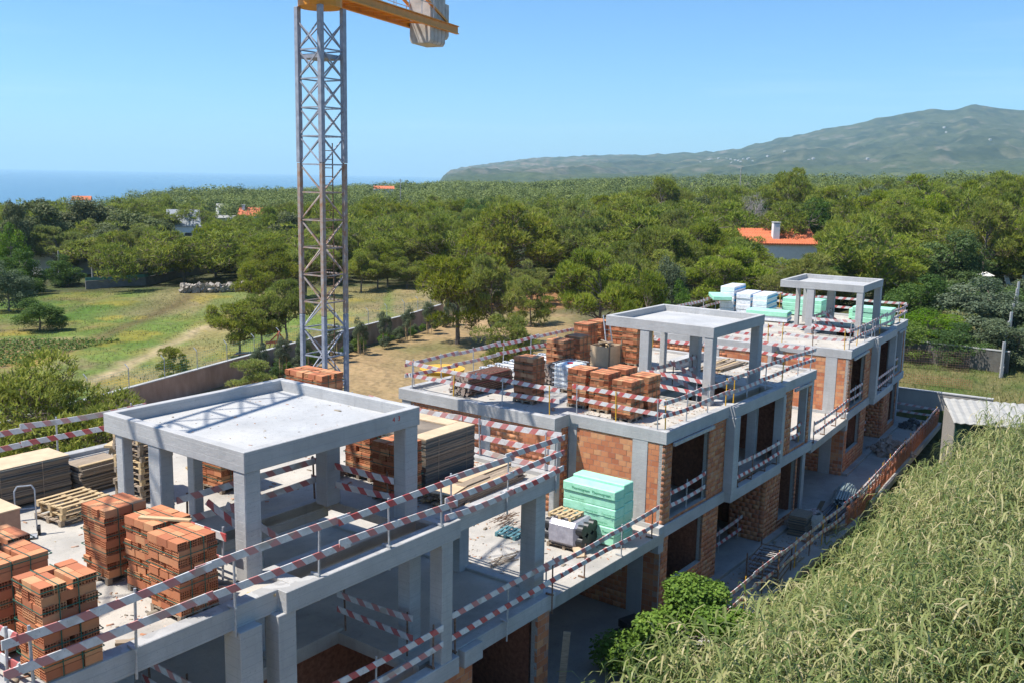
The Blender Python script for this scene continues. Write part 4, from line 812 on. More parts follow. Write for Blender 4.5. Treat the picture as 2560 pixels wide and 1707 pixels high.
k = 0; z = Z0 + .2
while z < Z1 - .5:
    mt = rustw if 10.6 < z < 15.8 else GREYP; st, dg = meshes[mt.name]
    for s in range(4):
        a = s * math.pi / 2; ox, oy = -math.sin(a) * hs, math.cos(a) * hs
        link('strut', st, crane, (ox, oy, z), (0, 0, a)); link('diagonal', dg, crane, (ox, oy, z + PH / 2), (0, 0, a + math.pi * ((k + s) % 2)))
        if z > 15.5: link('diagonal', dg, crane, (ox * 1.04, oy * 1.04, z + PH / 2), (0, 0, a + math.pi * ((k + s + 1) % 2)))
    z += PH; k += 1
lad = MB()
for s in (-.2, .2): lad.tube((s, -.3, .5), (s, -.3, 16.6), .022, n=5)
for q in range(54): lad.tube((-.2, -.3, .7 + q * .295), (.2, -.3, .7 + q * .295), .014, n=4)
lad.build('ladder', RUST, crane); MB().box(-.5, .5, -.5, .5, 19.4, 19.55).build('platform', GREYP, crane, bevel=.01); MB().tube((.1, .2, .5), (.1, .2, 20.9), .02, n=5).build('power_cable', BLK, crane)
MB().box(-.9, .9, -.9, .9, -.2, .45).build('base_block', CWT, crane, bevel=.03)
ja = math.atan2(3.5, 8.1); jr = -(R(45 + 11)) - ja + math.pi / 2      # jib direction in the crane frame
jd = Matrix.Rotation(-ja, 3, 'Z') @ Vector((0, 1, 0)); inv = Matrix.Rotation(-R(56), 3, 'Z'); jd = inv @ jd; js = jd.cross(Vector((0, 0, 1))); U_ = Vector((0, 0, 1))
P = lambda u, v, zz: jd * u + js * v + U_ * zz
MB().tube((0, 0, Z1), (0, 0, Z1 + .35), .75, n=20).build('slewing_ring', ORANGE, crane); MB().obox(P(-.8, 0, Z1 + .55), P(.8, 0, Z1 + .55), 1.3, .4).build('slewing_frame', ORANGE, crane, bevel=.02)
for s in (-.55, .55):
    mb = MB().obox(P(-.6, s, Z1 + .38), P(9.3, s, Z1 + .38), .14, .035); mb.obox(P(-.6, s, Z1 + .68), P(9.3, s, Z1 + .68), .14, .035); mb.obox(P(-.6, s, Z1 + .53), P(9.3, s, Z1 + .53), .02, .3); mb.build('counter_jib_beam', ORANGE, crane)
    mb = MB()
    for q in range(7): mb.tube(P(1 + q * 1.0, s * 1.15, Z1 + .7), P(1 + q * 1.0, s * 1.15, Z1 + 1.7), .018, n=5)
    for hgt_ in (1.2, 1.7): mb.tube(P(.6, s * 1.15, Z1 + hgt_), P(7.2, s * 1.15, Z1 + hgt_), .016, n=5)
    mb.build('handrail', STEEL, crane)
for q in range(9): MB().obox(P(.3 + q, -.5, Z1 + .5), P(1.2 + q * 1.0, .5, Z1 + .5), .07, .07).build('cross_brace', ORANGE, crane)
wk = MB()
for q in range(30): wk.obox(P(.6 + q * .2, -.42, Z1 + .72), P(.6 + q * .2, .42, Z1 + .72), .03, .03)
for s in (-.4, 0, .4): wk.obox(P(.5, s, Z1 + .72), P(6.6, s, Z1 + .72), .03, .04)
wk.build('walkway', ORANGE, crane)
for s in (-.5, .5): MB().obox(P(.6, s, Z1 + 3.4), P(8.4, s, Z1 + .75), .09, .09).build('tie_bar', ORANGE, crane)
for q in range(5):
    u = 7.0 + q * .33; lo = -.62 if q < 4 else -.3; hi = 1.55 if q < 4 else 1.1
    c = .08; pr = [(-.62 + c * 1.4, lo), (.62 - c * 1.4, lo), (.62, lo + c * 1.6), (.62, hi), (-.62, hi), (-.62, lo + c * 1.6)]
    w2 = [P(u + e, v * .78, Z1 + .35 + zz) for e in (0, .30) for v, zz in pr]; MB().add(w2, [(0,1,2,3,4,5), (11,10,9,8,7,6)] + [(m_, (m_ + 1) % 6 + 0, (m_ + 1) % 6 + 6, m_ + 6)[::-1] for m_ in range(6)]).build('counterweight_block', CWB, crane, bevel=.02)
MB().obox(P(-1.2, 0, Z1 + .7), P(-1.2, 0, Z1 + 4.4), .7, .7).build('tower_head', ORANGE, crane)
ch = [(-.5, .6), (.5, .6), (0, 1.6)]
for v, zz in ch: MB().obox(P(-.8, v, Z1 + zz), P(-32, v, Z1 + zz), .09, .09).build('jib_chord', ORANGE, crane)
web = MB().obox((0, -.5, 0), (.6, 0, 1.0), .055, .055).obox((.6, 0, 1.0), (1.2, -.5, 0), .055, .055).obox((0, .5, 0), (.6, 0, 1.0), .055, .055).obox((.6, 0, 1.0), (1.2, .5, 0), .055, .055).obox((0, -.5, 0), (1.2, .5, 0), .045, .045).mesh('jib_web', ORANGE)
ang_ = math.atan2(jd.y, jd.x)
for q in range(26): link('jib_web', web, crane, tuple(P(-.8 - 1.2 * (q + 1), 0, Z1 + .6)), (0, 0, ang_))
# ------------------------------------------------------------------ things on the roofs
def thing(i, a, b, z, name, label, cat, rz=0, group=None):
    o = empty(name, tow(i, a, b, z), frame(i)[1] + rz); return tag(o, label, cat, group)
def sheets(root, x0, x1, y0, y1, z, n, t, mats, jit=.02, name='panel', sc=1):
    for k in range(n):
        e = random.uniform(-jit, jit); f_ = random.uniform(-jit, jit); MB().box(x0 + e, x1 + e, y0 + f_, y1 + f_, z + k * t, z + k * t + t * .88).build(name, mats[random.randrange(len(mats))], root)
ZF = -.12
r = thing(0, 6.35, 1.05, ZF, 'formwork_panel_stack', 'tall strapped stack of blue-grey formwork panels on the near house', 'panel stack', .02, 'stacks of formwork panels')
for q in (0, .7, 1.4): MB().box(.1 + q, .2 + q, 0, 1.45, 0, .08).build('bearer', WOODG, r)
sheets(r, 0, 2.0, 0, 1.5, .08, 30, .043, [PLYE, PLYB, PLYB, PLYE], .012); zt = .08 + 30 * .043
MB().box(0, 2.0, 0, .5, zt, zt + .03).build('top_panel', PLY, r); MB().box(1.5, 2.0, .52, 1.9, zt, zt + .03).build('top_panel', PLY, r)
for q in (.5, 1.65): MB().box(q, q + .012, -.012, -.004, 0, zt + .03).build('strap', WOODG, r)
r = thing(0, 5.95, -.25, ZF, 'timber_pile', 'low pile of long boards beside the striped rail, two ply sheets on top', 'timber pile', .03)
for k in range(6):
    for j in range(8): e = random.uniform(-.25, .25); MB().box(e, 2.9 + e, j * .115, j * .115 + .105, k * .055, k * .055 + .045).build('plank', WOODG if random.random() < .7 else WOOD, r)
MB().box(-.1, .75, .05, .62, .335, .355).build('ply_sheet', PLY, r, rot=(0, 0, .2)); MB().box(.9, 3.0, .45, .95, .335, .36).build('ply_sheet', PLY, r); MB().box(.6, 1.7, .2, .44, .336, .36).build('ply_sheet', WOODG, r)
r = thing(0, -3.4, 7.6, ZF, 'formwork_panel_stack', 'long strapped stack of used formwork panels at the left behind the striped rail', 'panel stack', .0, 'stacks of formwork panels')
for q in (.3, 2.0, 3.7): MB().box(q, q + .1, 0, .95, 0, .09).build('bearer', WOODG, r)
sheets(r, 0, 4.1, 0, 1.0, .09, 21, .043, [PLYE, PLYE, PLYB], .03); zt = .09 + 21 * .043; MB().box(0, 2.0, .0, 1.0, zt, zt + .025).build('top_panel', PLY, r); MB().box(2.02, 4.12, .05, 1.02, zt, zt + .025).build('top_panel', PLY, r)
for q in (1.05, 2.4, 3.4): MB().box(q, q + .012, -.045, -.035, 0, zt + .03).build('strap', WOODG, r)
r = thing(0, .85, 7.35, ZF, 'formwork_panel_stack', 'short stack of uneven worn panels left of the pallet tower', 'panel stack', .05, 'stacks of formwork panels'); sheets(r, 0, 1.15, 0, .8, 0, 16, .043, [PLYE, PLYE, WOODG], .05); MB().box(0, 1.1, .05, .16, .69, .73).build('plank', WOOD, r)
def pallet(i, a, b, z, label, rz=0, sx=1.2, sy=1.0, mat=WOODG, tilt=0, group='loose pallets'):
    o = thing(i, a, b, z, 'pallet', label, 'pallet', rz, group); o.rotation_euler.x = tilt; pallet_parts(o, 0, sx, sy, mat); return o
ordn = ['lowest', 'second', 'third', 'fourth', 'fifth', 'sixth', 'seventh', 'eighth', 'ninth', 'tenth', 'topmost']
for k in range(11): pallet(0, 1.42 + random.uniform(-.03, .03), 5.75 + random.uniform(-.03, .03), ZF + k * .146, f'{ordn[k]} pallet{"" if k in (0, 10) else " from below"} in the tall tower behind the near canopy', random.uniform(-.04, .04), .85, 1.1, WOOD if k in (10, 6, 5, 3) else WOODG)
for k in range(3): pallet(0, -.62 + k * .03, 5.7, ZF + k * .146, f"{('lowest', 'middle', 'topmost')[k]} pallet in the low pile left of the tower", random.uniform(-.08, .08), 1.2, 1.0, WOOD if k else WOODG)
r = thing(0, -3.5, 4.95, ZF, 'plywood_crate', 'pinkish plywood crate cut by the left picture edge', 'crate'); MB().box(0, 1.65, 0, 1.1, 0, .95).build('crate_body', plain('reddish_ply', (.36, .22, .15), .8, .2, 3), r, bevel=.01); MB().box(-.02, 1.67, -.02, 1.12, .952, .975).build('crate_lid', PLY, r)
r = thing(0, -1.35, 5.75, ZF, 'hand_truck', 'grey tubular hand truck standing behind the tallest brick stack', 'hand truck', -.5)
mb = MB()
for s in (-.2, .2): mb.tube((s, 0, .1), (s, .12, 1.0), .017); mb.tube((s, .12, 1.0), (s * .7, .14, 1.1), .017)
mb.tube((-.14, .14, 1.1), (.14, .14, 1.1), .017); mb.build('frame', STEEL, r)
for q in (.35, .6): MB().tube((-.2, .03 + q * .1, q), (.2, .03 + q * .1, q), .012).build('crossbar', STEEL, r)
MB().box(-.2, .2, -.25, .02, .03, .045).build('toe_plate', STEEL, r)
for s in (-.24, .24): MB().tube((s - .03, .05, .11), (s + .03, .05, .11), .11, n=14).build('wheel', BLK, r)
pk = MB().obox((0, 0, 0), (1.0, 0, 0), .12, .035).build('plank', WOOD, None); pk.location = tow(0, -1.45, 1.25, ZF + .145 + 9 * .15 + .02); pk.rotation_euler = (0, 0, frame(0)[1] - R(60)); tag(pk, 'pale plank lying across the top of a brick stack', 'plank')
for n_, (a, b, l, t_, lab) in enumerate([(2.6, 8.2, 1.0, .5, 'bent pale board lying behind the near canopy columns'), (3.6, 6.6, .8, 2.2, 'short board lying on the floor behind the near canopy'), (-2.9, -.2, .5, .2, 'dark offcut plank by the striped rail of the near house'), (7.9, 6.2, 1.1, .9, 'board lying alone on the sunny roof behind the stair opening'), (-.3, -.35, .55, .1, 'weathered timber block beside the near roof upstand')]):
    pk = MB().obox((0, 0, 0), (l, 0, 0), .13, .05).build('plank', WOOD if n_ != 2 else WOODG, None); pk.location = tow(0, a, b, ZF + .03); pk.rotation_euler = (0, 0, t_); tag(pk, lab, 'plank')
r = thing(0, 2.3, 8.0, ZF, 'timber_trestle', 'rough timber trestle seen between the left canopy columns', 'trestle', .6)
for x, y in ((0, 0), (1.1, 0), (0, .5), (1.1, .5)): MB().obox((x, y, 0), (x * .9 + .05, .25, .8), .09, .07).build('leg', WOOD, r)
MB().box(-.1, 1.3, .1, .4, .8, .86).build('top', WOOD, r); MB().obox((-.6, -.5, .03), (.1, .1, .35), .25, .05).build('leaning_board', WOOD, r)
# rebar ties piled on the near roof, under the stair rail
def scrap(i, a, b, z, name, label, n, l, mat, rad=.012, spread=.4, cat='rods', hgt_=.15):
    r = thing(i, a, b, z, name, label, cat); rs_ = random.Random(n)
    for k in range(n):
        t_ = rs_.uniform(-.35, .35); x, y, zz = rs_.uniform(-spread, spread), rs_.uniform(-spread * .6, spread * .6), rs_.uniform(.01, hgt_); d_ = Vector((math.cos(t_), math.sin(t_), rs_.uniform(-.03, .03))) * l / 2
        c_ = Vector((x, y, zz + .02)); MB().tube(c_ - d_, c_ + d_, rad, n=5).build('rod', mat, r)
    return r
scrap(0, 6.0, -.2 + 3.9, ZF, 'rod_heap', 'heap of dark rods on the floor by the shaded stair rail', 24, .9, RUST, .012, .35)
# ------- middle house roof
def props(i, a, b, label, ln, ny, nz, rz=0):
    r = thing(i, a, b, ZF, 'prop_bundle', label, 'prop bundle', rz, 'bundles of steel shoring props')
    for q in (.3, ln - .5): MB().box(q, q + .1, -.05, ny * .085 + .05, 0, .08).build('bearer', WOODG, r)
    tm = MB().tube((0, 0, 0), (ln, 0, 0), .028, n=7).mesh('prop', RUST); pm = MB().box(-.008, .008, -.055, .055, -.055, .055).mesh('end_plate', plain('dusty_plate', (.34, .27, .22), .8, .3, 9))
    tm2 = MB().tube((0, 0, 0), (ln, 0, 0), .028, n=7).mesh('prop', plain('red_oxide_paint', (.28, .10, .07), .7, .3, 6))
    for k in range(nz):
        for j in range(ny):
            e = random.uniform(-.12, .12); y, zz = j * .085 + random.uniform(-.01, .01), .13 + k * .085; p_ = link('prop', tm if random.random() < .6 else tm2, r, (e, y, zz)); link('end_plate', pm, p_, (0, 0, 0), (random.uniform(0, 1.5), 0, 0)); link('end_plate', pm, p_, (ln, 0, 0), (random.uniform(0, 1.5), 0, 0))
props(1, -5.0, 7.95, 'long bundle of rusty shoring props at the left of the middle house roof', 2.8, 11, 8)
props(1, -.95, 6.6, 'short bundle of props seen end-on beside the white water tank', 1.9, 9, 9)
r = thing(1, -1.75, 5.2, ZF, 'water_tank', 'white plastic water tank in a steel cage with a red lid', 'water tank')
pallet_parts(r, 0, 1.2, 1.0, WOODG); MB().box(.04, 1.16, .04, .96, .15, 1.12).build('tank', plain('milky_plastic', (.70, .76, .78), .35, .06, 2), r, bevel=.06); MB().tube((.55, .5, 1.12), (.55, .5, 1.16), .12, n=18).build('lid', plain('red_plastic', (.62, .05, .05), .5, .1, 5), r)
cg = MB()
for q in range(7): cg.tube((q * .2, 0, .15), (q * .2, 0, 1.15), .011, n=4); cg.tube((q * .2, 1, .15), (q * .2, 1, 1.15), .011, n=4)
for q in range(6): cg.tube((0, q * .2, .15), (0, q * .2, 1.15), .011, n=4); cg.tube((1.2, q * .2, .15), (1.2, q * .2, 1.15), .011, n=4)
for q in range(6):
    zz = .17 + q * .195
    for p_, q_ in (((0, 0), (1.2, 0)), ((1.2, 0), (1.2, 1)), ((1.2, 1), (0, 1)), ((0, 1), (0, 0))): cg.tube((*p_, zz), (*q_, zz), .012, n=4)
cg.build('cage', STEEL, r)
WBM = plain('white_precast', (.66, .66, .65), .85, .08, 3)
for k in range(9):
    r = MB().box(0, .16, 0, 1.5, 0, .22).box(-.05, .21, 0, 1.5, .221, .28).build('precast_beam', WBM, None, bevel=.01); r.location = tow(1, -.9 + k * .56, 9.15, ZF); r.rotation_euler = (0, 0, frame(1)[1]); tag(r, f'{("first", "second", "third", "fourth", "fifth", "sixth", "seventh", "eighth", "last")[k]} from the left of the white precast beams by the back rail', 'beam', 'white precast beams')
r = thing(1, -1.9, 11.9, -6.8, 'mortar_tray', 'round yellow mortar tray on a stand behind the middle house', 'tray', .2)
MB().tube((.6, .4, 6.55), (.6, .4, 6.72), .95, 1.02, 28).build('tray', YELL, r)
for x, y in ((0, 0), (1.2, 0), (1.2, .8), (0, .8)): MB().tube((x, y, 0), (x, y, 6.55), .04, n=8).build('leg', YELL, r)
for q in range(3): MB().tube((0, 0, 1 + q * 2), (1.2, .8, 2.2 + q * 2), .025).build('brace', RUST, r)
r = thing(1, 3.9, 6.95, ZF, 'plywood_bin', 'plywood bin full of timber scraps on the middle house', 'bin')
for x0, x1, y0, y1 in ((0, 1.2, 0, .025), (0, 1.2, .975, 1), (0, .025, .026, .974), (1.175, 1.2, .026, .974)): MB().box(x0, x1, y0, y1, .02, .95).build('side_panel', PLY, r)
for x, y in ((.03, -.05), (1.1, -.05)): MB().box(x, x + .07, y, y + .048, 0, 1.15).build('stud', WOODG, r)
for k in range(14): t_ = random.uniform(0, 3); MB().obox((.6 - .4 * math.cos(t_), .5 - .35 * math.sin(t_), .8 + k * .02), (.6 + .4 * math.cos(t_), .5 + .35 * math.sin(t_), .86 + k * .02), .09, .03).build('scrap_board', WOODG if k % 3 else WOOD, r)
r = thing(1, 5.15, 7.5, ZF, 'ladder', 'aluminium ladder leaning against a brick stack', 'ladder', -.35)
for s in (-.2, .2): MB().obox((s, 0, 0), (s * .8, .55, 2.2), .03, .07).build('stile', STEEL, r)
for q in range(8): f_ = .1 + q / 8.5; MB().tube((-.2 + .04 * f_, .55 * f_, 2.2 * f_), (.2 - .04 * f_, .55 * f_, 2.2 * f_), .016).build('rung', STEEL, r)
r = thing(1, 6.4, 2.6, ZF, 'timber_pile', 'low spread of used planks behind the middle canopy', 'timber pile')
for k in range(26): e = random.uniform(-.5, .5); MB().obox((e, (k % 9) * .13, .03 + (k // 9) * .05), (2.6 + e, (k % 9) * .13 + random.uniform(-.1, .1), .03 + (k // 9) * .05), .11, .035).build('plank', WOODG if k % 4 else WOOD, r)
r = MB().box(0, 3.2, 0, .45, 0, .4).build('concrete_upstand', CONC, None, bevel=.01); r.location = tow(1, 5.6, 4.4, ZF); r.rotation_euler = (0, 0, frame(1)[1]); tag(r, 'low concrete upstand block on the roof behind the middle canopy', 'upstand')
pk = MB().tube((0, 0, 0), (.18, .1, 1.15), .03).build('shoring_prop', STEEL, None); pk.location = tow(1, -.15, 2.5, ZF); tag(pk, 'single steel prop leaning on the thick column of the middle canopy', 'prop')
# ------- far house roof: foam boards
def foam(i, a, b, z, sx, sy, n, t, mat, label, rz=0, name='insulation_stack', group='stacks of insulation boards', prin=None):
    r = thing(i, a, b, z, name, label, 'foam stack', rz, group)
    for q in (.2, sx - .35): MB().box(q, q + .12, 0, sy, 0, .07).build('bearer', WOODG, r)
    for k in range(n):
        e = random.uniform(-.03, .03); pb = MB().box(e, sx + e, random.uniform(-.02, .02), sy, .07 + k * t, .07 + k * t + t * .985).build('foam_pack', mat if not isinstance(mat, list) else mat[k % len(mat)], r, bevel=.025)
        if prin == 'blue': MB().box(e, sx + e, -.026, -.022, .07 + k * t + t * .3, .07 + k * t + t * .62).build('printed_band', BLUEP, pb)
    return r
foam(2, 3.2, 5.2, ZF, 1.25, 2.6, 2, .32, [WFILM, GFOAM], 'white and green foam boards lying left of the far canopy', .1, prin='blue')
for k in range(3):
    foam(2, 4.6 + .1 * k, 7.0 + k * 1.15, ZF, 2.5, .95, 4 + (k == 2), .36, WFILM, f"{('right', 'middle', 'left')[k]} white wrapped foam stack at the back of the far house", .05, prin='blue')
foam(2, 7.2, 4.2, ZF, 1.25, 2.6, 4, .27, GFOAM, 'green foam boards half hidden behind the far canopy'); foam(2, 3.3, 8.9, .95, 2.4, 1.2, 1, .25, GFOAM, 'single green foam pack lying on top of white ones', .5); foam(2, 6.4, -.35, ZF, 1.25, 2.4, 3, .33, GFOAM, 'green foam stack by the front rail of the far house'); foam(2, 7.9, .6, ZF, 1.2, 2.0, 2, .33, GFOAM, 'lower green foam stack under the right side of the far canopy')
# ------- terrace beside the middle house
TZ = -3.54
r = foam(1, -7.48, -.3, TZ, .6, 2.05, 6, .315, GFOAM, 'front column of pale green wrapped foam boards on the terrace'); fr = r
r = foam(1, -6.86, -.3, TZ, .6, 2.05, 6, .33, GFOAM, 'rear column of pale green foam boards against the brick wall')
for k, (y, zz, s_) in enumerate(((1.7, 1.75, .13), (.9, 1.75, .13), (1.75, 1.42, .1), (1.2, 1.1, .1), (.5, 1.1, .1), (1.6, .8, .1), (.8, .8, .1), (.45, .5, .1))): text('Thermogreen', s_, PRINT, 'printed_lettering', fr, (-.034, y, zz), (math.pi / 2, 0, -math.pi / 2))
r = thing(1, -8.55, .3, TZ, 'membrane_rolls', 'film-wrapped bundle of black membrane rolls on a pallet', 'rolls', .05); pallet_parts(r, 0, .95, 1.3, WOODG)
FILM = NM('clear_stretch_film', .2, .6); FILM.col(FILM.mix(FILM.noise(FILM.co(), 6, 4, .6), (.16, .15, .19), (.50, .48, .52))); FILM.bump(FILM.noise(FILM.co(scale=(1, .2, 1)), 9, 4, .6), .6, .03)
for x in (.2, .56, .9):
    for zz in (.36, .73): MB().tube((x - .03, -.02, zz), (x - .03, 1.42, zz), .19, n=18).build('roll', BLK, r)
MB().poly([(-.07, .13), (1.13, .13), (1.13, .98), (-.07, .98)], .12, 1.3).build('wrap', FILM.m, r, bevel=.14); w_ = r.children[-1]; w_.rotation_euler = (math.pi / 2, 0, 0); w_.location = (0, 1.42, 0)
pallet(1, -8.5, .75, TZ + .98, 'pale pallet lying on top of the wrapped rolls', 0, .8, .9, WOOD)
pallet(1, -8.95, 2.65, TZ, 'blue-green painted pallet lying on the terrace', .1, .8, .8, plain('blue_green_paint', (.10, .23, .26), .7, .25, 5))
scrap(1, -7.9, 3.9, TZ, 'rebar_tangle', 'tangle of rusty bars on the terrace behind the blue pallet', 22, .8, RUST, .01, .35, 'bars', .3); scrap(1, -10.3, 1.8, TZ, 'offcut_bars', 'few thin bars and battens lying on the sunny terrace', 7, 1.1, WOODG, .016, .5, 'battens', .02)
pk = MB().box(0, .5, 0, .6, 0, .9).build('brick_offcuts', BRICK, None, scale=(1, 1, .3)); pk.location = tow(1, -7.9, 3.0, TZ); tag(pk, 'small red brick pile beside the blue pallet', 'bricks')
pk = MB().box(0, .35, 0, .4, 0, .06).build('ply_offcut', PLY, None); pk.location = tow(1, -8.9, .25, TZ); pk.rotation_euler = (.5, 0, .3); tag(pk, 'square ply offcut leaning on the wrapped rolls', 'offcut')
# ------- yard in front of the houses
GZ = -6.82
def pipes(i, a, b, label, n, ln, rad, mat, rz, rows):
    r = thing(i, a, b, GZ, 'pipe_bundle', label, 'pipes', rz, 'bundles of pipes'); me = MB().tube((0, 0, 0), (ln, 0, 0), rad, n=10, cap=False).mesh('pipe', mat); k = 0
    for q in range(rows):
        for j in range(n - q): link('pipe', me, r, (random.uniform(-.25, .25), (j + q / 2) * rad * 2.05, rad + q * rad * 1.75), (0, 0, random.uniform(-.03, .03)))
    return r
GPIPE = plain('grey_green_conduit', (.22, .27, .26), .4, .2, 4, spec=.5); BPIPE = plain('dark_pipe', (.055, .065, .075), .4, .3, 4, spec=.5)
pipes(1, 8.2, -2.5, 'row of dark grey pipes beside the fence', 9, 2.9, .055, BPIPE, .05, 3); pipes(1, 10.8, -2.5, 'left bundle of grey green conduits with open ends', 9, 2.9, .06, GPIPE, .22, 5); pipes(1, 12.3, -2.75, 'right bundle of grey green conduits by the orange net', 8, 2.9, .05, GPIPE, .05, 4)
r = thing(1, 6.2, -1.95, GZ, 'panel_pile', 'weathered pile of panels on the ground by the brick pier', 'panel pile', .1); sheets(r, 0, 1.1, 0, .75, 0, 22, .04, [PLYE, WOODG, PLYB], .035); MB().box(0, 1.1, 0, .75, .885, .905).build('top_panel', WOODG, r)
r = thing(1, 7.0, -2.7, GZ, 'timber_pile', 'loose battens and offcuts beside the fence', 'timber pile')
for k in range(18): t_ = random.uniform(-.4, .5); x, y = random.uniform(0, .6), random.uniform(0, .5); MB().obox((x, y, .03 + k * .014), (x + 1.1 * math.cos(t_), y + .9 * math.sin(t_), .05 + k * .014), .1, .03).build('offcut', WOODG if k % 3 else WOOD, r)
def bag(i, a, b, label):
    r = thing(i, a, b, GZ, 'rubble_bag', label, 'bag'); n = 14; mb = MB(); rings = [(0, .36), (.2, .46), (.5, .48), (.72, .44), (.76, .42), (.66, .37)]
    vs = [(q * (1 + .08 * math.sin(3 * k + z_ * 9)) * math.cos(2 * math.pi * k / n), q * (1 + .08 * math.cos(2 * k)) * math.sin(2 * math.pi * k / n), z_) for z_, q in rings for k in range(n)]
    mb.add(vs, [(j * n + k, j * n + (k + 1) % n, (j + 1) * n + (k + 1) % n, (j + 1) * n + k) for j in range(5) for k in range(n)] + [tuple(range(n))[::-1]]); mb.build('sack', plain('woven_sack', (.52, .50, .45), .8, .15, 8, bump=.4), r); return r
def heap(i, a, b, z, label, n, rad, hgt_, mat, s0=.16, name='rubble_heap', cat='rubble'):
    r = thing(i, a, b, z, name, label, cat); rs_ = random.Random(n); base = []
    for v in range(3):
        mb = MB().box(-.5, .5, -.4, .4, -.3, .3); mb.v = [(x + rs_.uniform(-.15, .15), y + rs_.uniform(-.15, .15), z_ + rs_.uniform(-.12, .12)) for x, y, z_ in mb.v]; base.append(mb.mesh('lump', mat))
    for k in range(n):
        q = rs_.random() ** .6; t_ = rs_.uniform(0, 6.28); zz = hgt_ * (1 - q) * rs_.uniform(.7, 1.05); s_ = s0 * rs_.uniform(.6, 1.7)
        link('lump', base[k % 3], r, (q * rad * math.cos(t_), q * rad * math.sin(t_), zz + .03), (rs_.uniform(0, 3), rs_.uniform(0, 3), rs_.uniform(0, 3)), (s_, s_, s_))
    return r
bag(1, 7.6, -1.75, 'white rubble bag with red and white tape scraps'); scrap(1, 7.6, -1.75, GZ + .7, 'tape_scraps', 'red and white scraps heaped in the rubble bag', 26, .35, plain('faded_red', (.5, .16, .15), .7, .4, 9, (.7, .66, .62)), .014, .28, 'scraps', .12)
heap(1, 7.3, -1.15, GZ, 'low heap of broken brick against the brick pier', 90, .75, .5, RUBB, .14); heap(2, 1.4, -1.9, GZ, 'large heap of broken masonry in front of the far house', 150, 1.25, 1.0, RUBB, .2); heap(2, 8.6, -1.8, GZ, 'dark heap of tangled scrap at the far end of the yard', 90, .9, .6, plain('dark_scrap', (.10, .10, .10), .8, .4, 7), .15)
for k, (a, b) in enumerate(((8.7, -1.35), (9.9, -1.2))):
    pk = MB().box(-.3, .3, -.012, .012, 0, .6).build('panel_offcut', WOODG, None); pk.location = tow(1, a, b, GZ); pk.rotation_euler = (.5, .3, .6 + k); tag(pk, f"{('nearer', 'farther')[k]} square panel tipped up on the yard floor", 'panel')
pk = MB().box(0, .3, 0, .2, 0, .4).build('brick_block', BRICK, None); pk.location = tow(1, 5.5, -2.45, GZ); pk.rotation_euler = (0, 0, .9); tag(pk, 'two bricks stood on end on the yard floor', 'bricks')
r = thing(1, .4, -2.95, GZ, 'scaffold_frame_stack', 'stack of dark scaffold frames in a rack beside the reeds', 'scaffold frames', .12)
for k in range(10):
    for s in (0, 1.1): MB().tube((0, s, .12 + k * .085), (1.9, s, .12 + k * .085), .024, n=6).build('frame_tube', RUST if k % 3 == 0 else GREYP, r)
    for q in (0, .63, 1.26, 1.9): MB().tube((q, 0, .12 + k * .085), (q, 1.1, .12 + k * .085), .02, n=6).build('cross_tube', RUST if k % 2 else GREYP, r)
for x in (-.06, 1.96):
    for y in (-.06, 1.16): MB().tube((x, y, 0), (x, y, 1.15), .03, n=6).build('rack_post', RUST, r)
scrap(1, 3.2, -2.5, GZ, 'batten_scatter', 'scatter of dark battens on the yard floor near the fence', 14, .9, WOODG, .025, .5, 'battens', .08)
pk = MB().obox((0, 0, 0), (.15, 0, 2.3), .02, .2).build('plank', WOODG, None); pk.location = tow(0, 9.75, -.95, GZ); tag(pk, 'plank leaning on the corner pier of the near house', 'plank')
r = thing(1, -6.4, -.6, GZ, 'wheelbarrow', 'black wheelbarrow handles beside the ground floor column', 'wheelbarrow', 1.2)
for s in (-.25, .25): MB().tube((s, -.6, .55), (s * .5, .7, .2), .02).build('handle', BLK, r)
MB().poly([(-.32, -.25), (.32, -.25), (.25, .5), (-.25, .5)], .3, .55).build('tub', BLK, r); MB().tube((-.04, .75, .18), (.04, .75, .18), .18, n=16).build('wheel', BLK, r)
pk = MB().box(-.35, .35, -.02, .02, 0, 1.25).build('door_leaf', plain('grey_board', (.16, .16, .17), .8, .2, 3), None); pk.location = tow(0, 7.4, .4, GZ); pk.rotation_euler = (-.2, 0, .9); tag(pk, 'grey board leaning inside the dark ground floor room', 'board')
# site fence beside the reeds
FP = [tow(1, a, -2.8, GZ) for a in (-4, 1, 6, 11)] + [tow(2, a, -2.9, GZ) for a in (-5.5, 0, 5, 10.2)]; FP2 = FP[-1]
rail('long red and white board fence along the yard beside the reeds', 1, None, 0, GR, hts=(.62, 1.12), gap=1.7, pmat=(RUST, YELL), posth=1.3, seed=70, wpts=FP, wob=.06)
rail('grey board fence closing the far end of the yard', 2, None, 0, GR, hts=(.55, 1.05), gap=2.2, pmat=(RUST,), posth=1.2, seed=71, wpts=[FP2, tow(2, 10.6, -.2, GZ)], bh=.14)
def net(name, label, W, h, mat, cell=.12, th=.008, z0=.1, cat='net'):
    o = W[0]; r = empty(name, o); tag(r, label, cat); mb = MB()
    for p, q in zip(W, W[1:]):
        n = max(2, int((q - p).length / cell))
        for k in range(n + 1):
            c = p.lerp(q, k / n) - o; wv = .06 * math.sin(k * .7); s_ = (q - p).cross(Vector((0, 0, 1))).normalized() * wv; mb.obox(c + Vector((0, 0, z0)), c + s_ + Vector((0, 0, z0 + h)), th, th)
        for j in range(int(h / cell) + 1): mb.obox(p - o + Vector((0, 0, z0 + j * cell)), q - o + Vector((0, 0, z0 + j * cell)), th, th)
    mb.build('netting', mat, r); return r
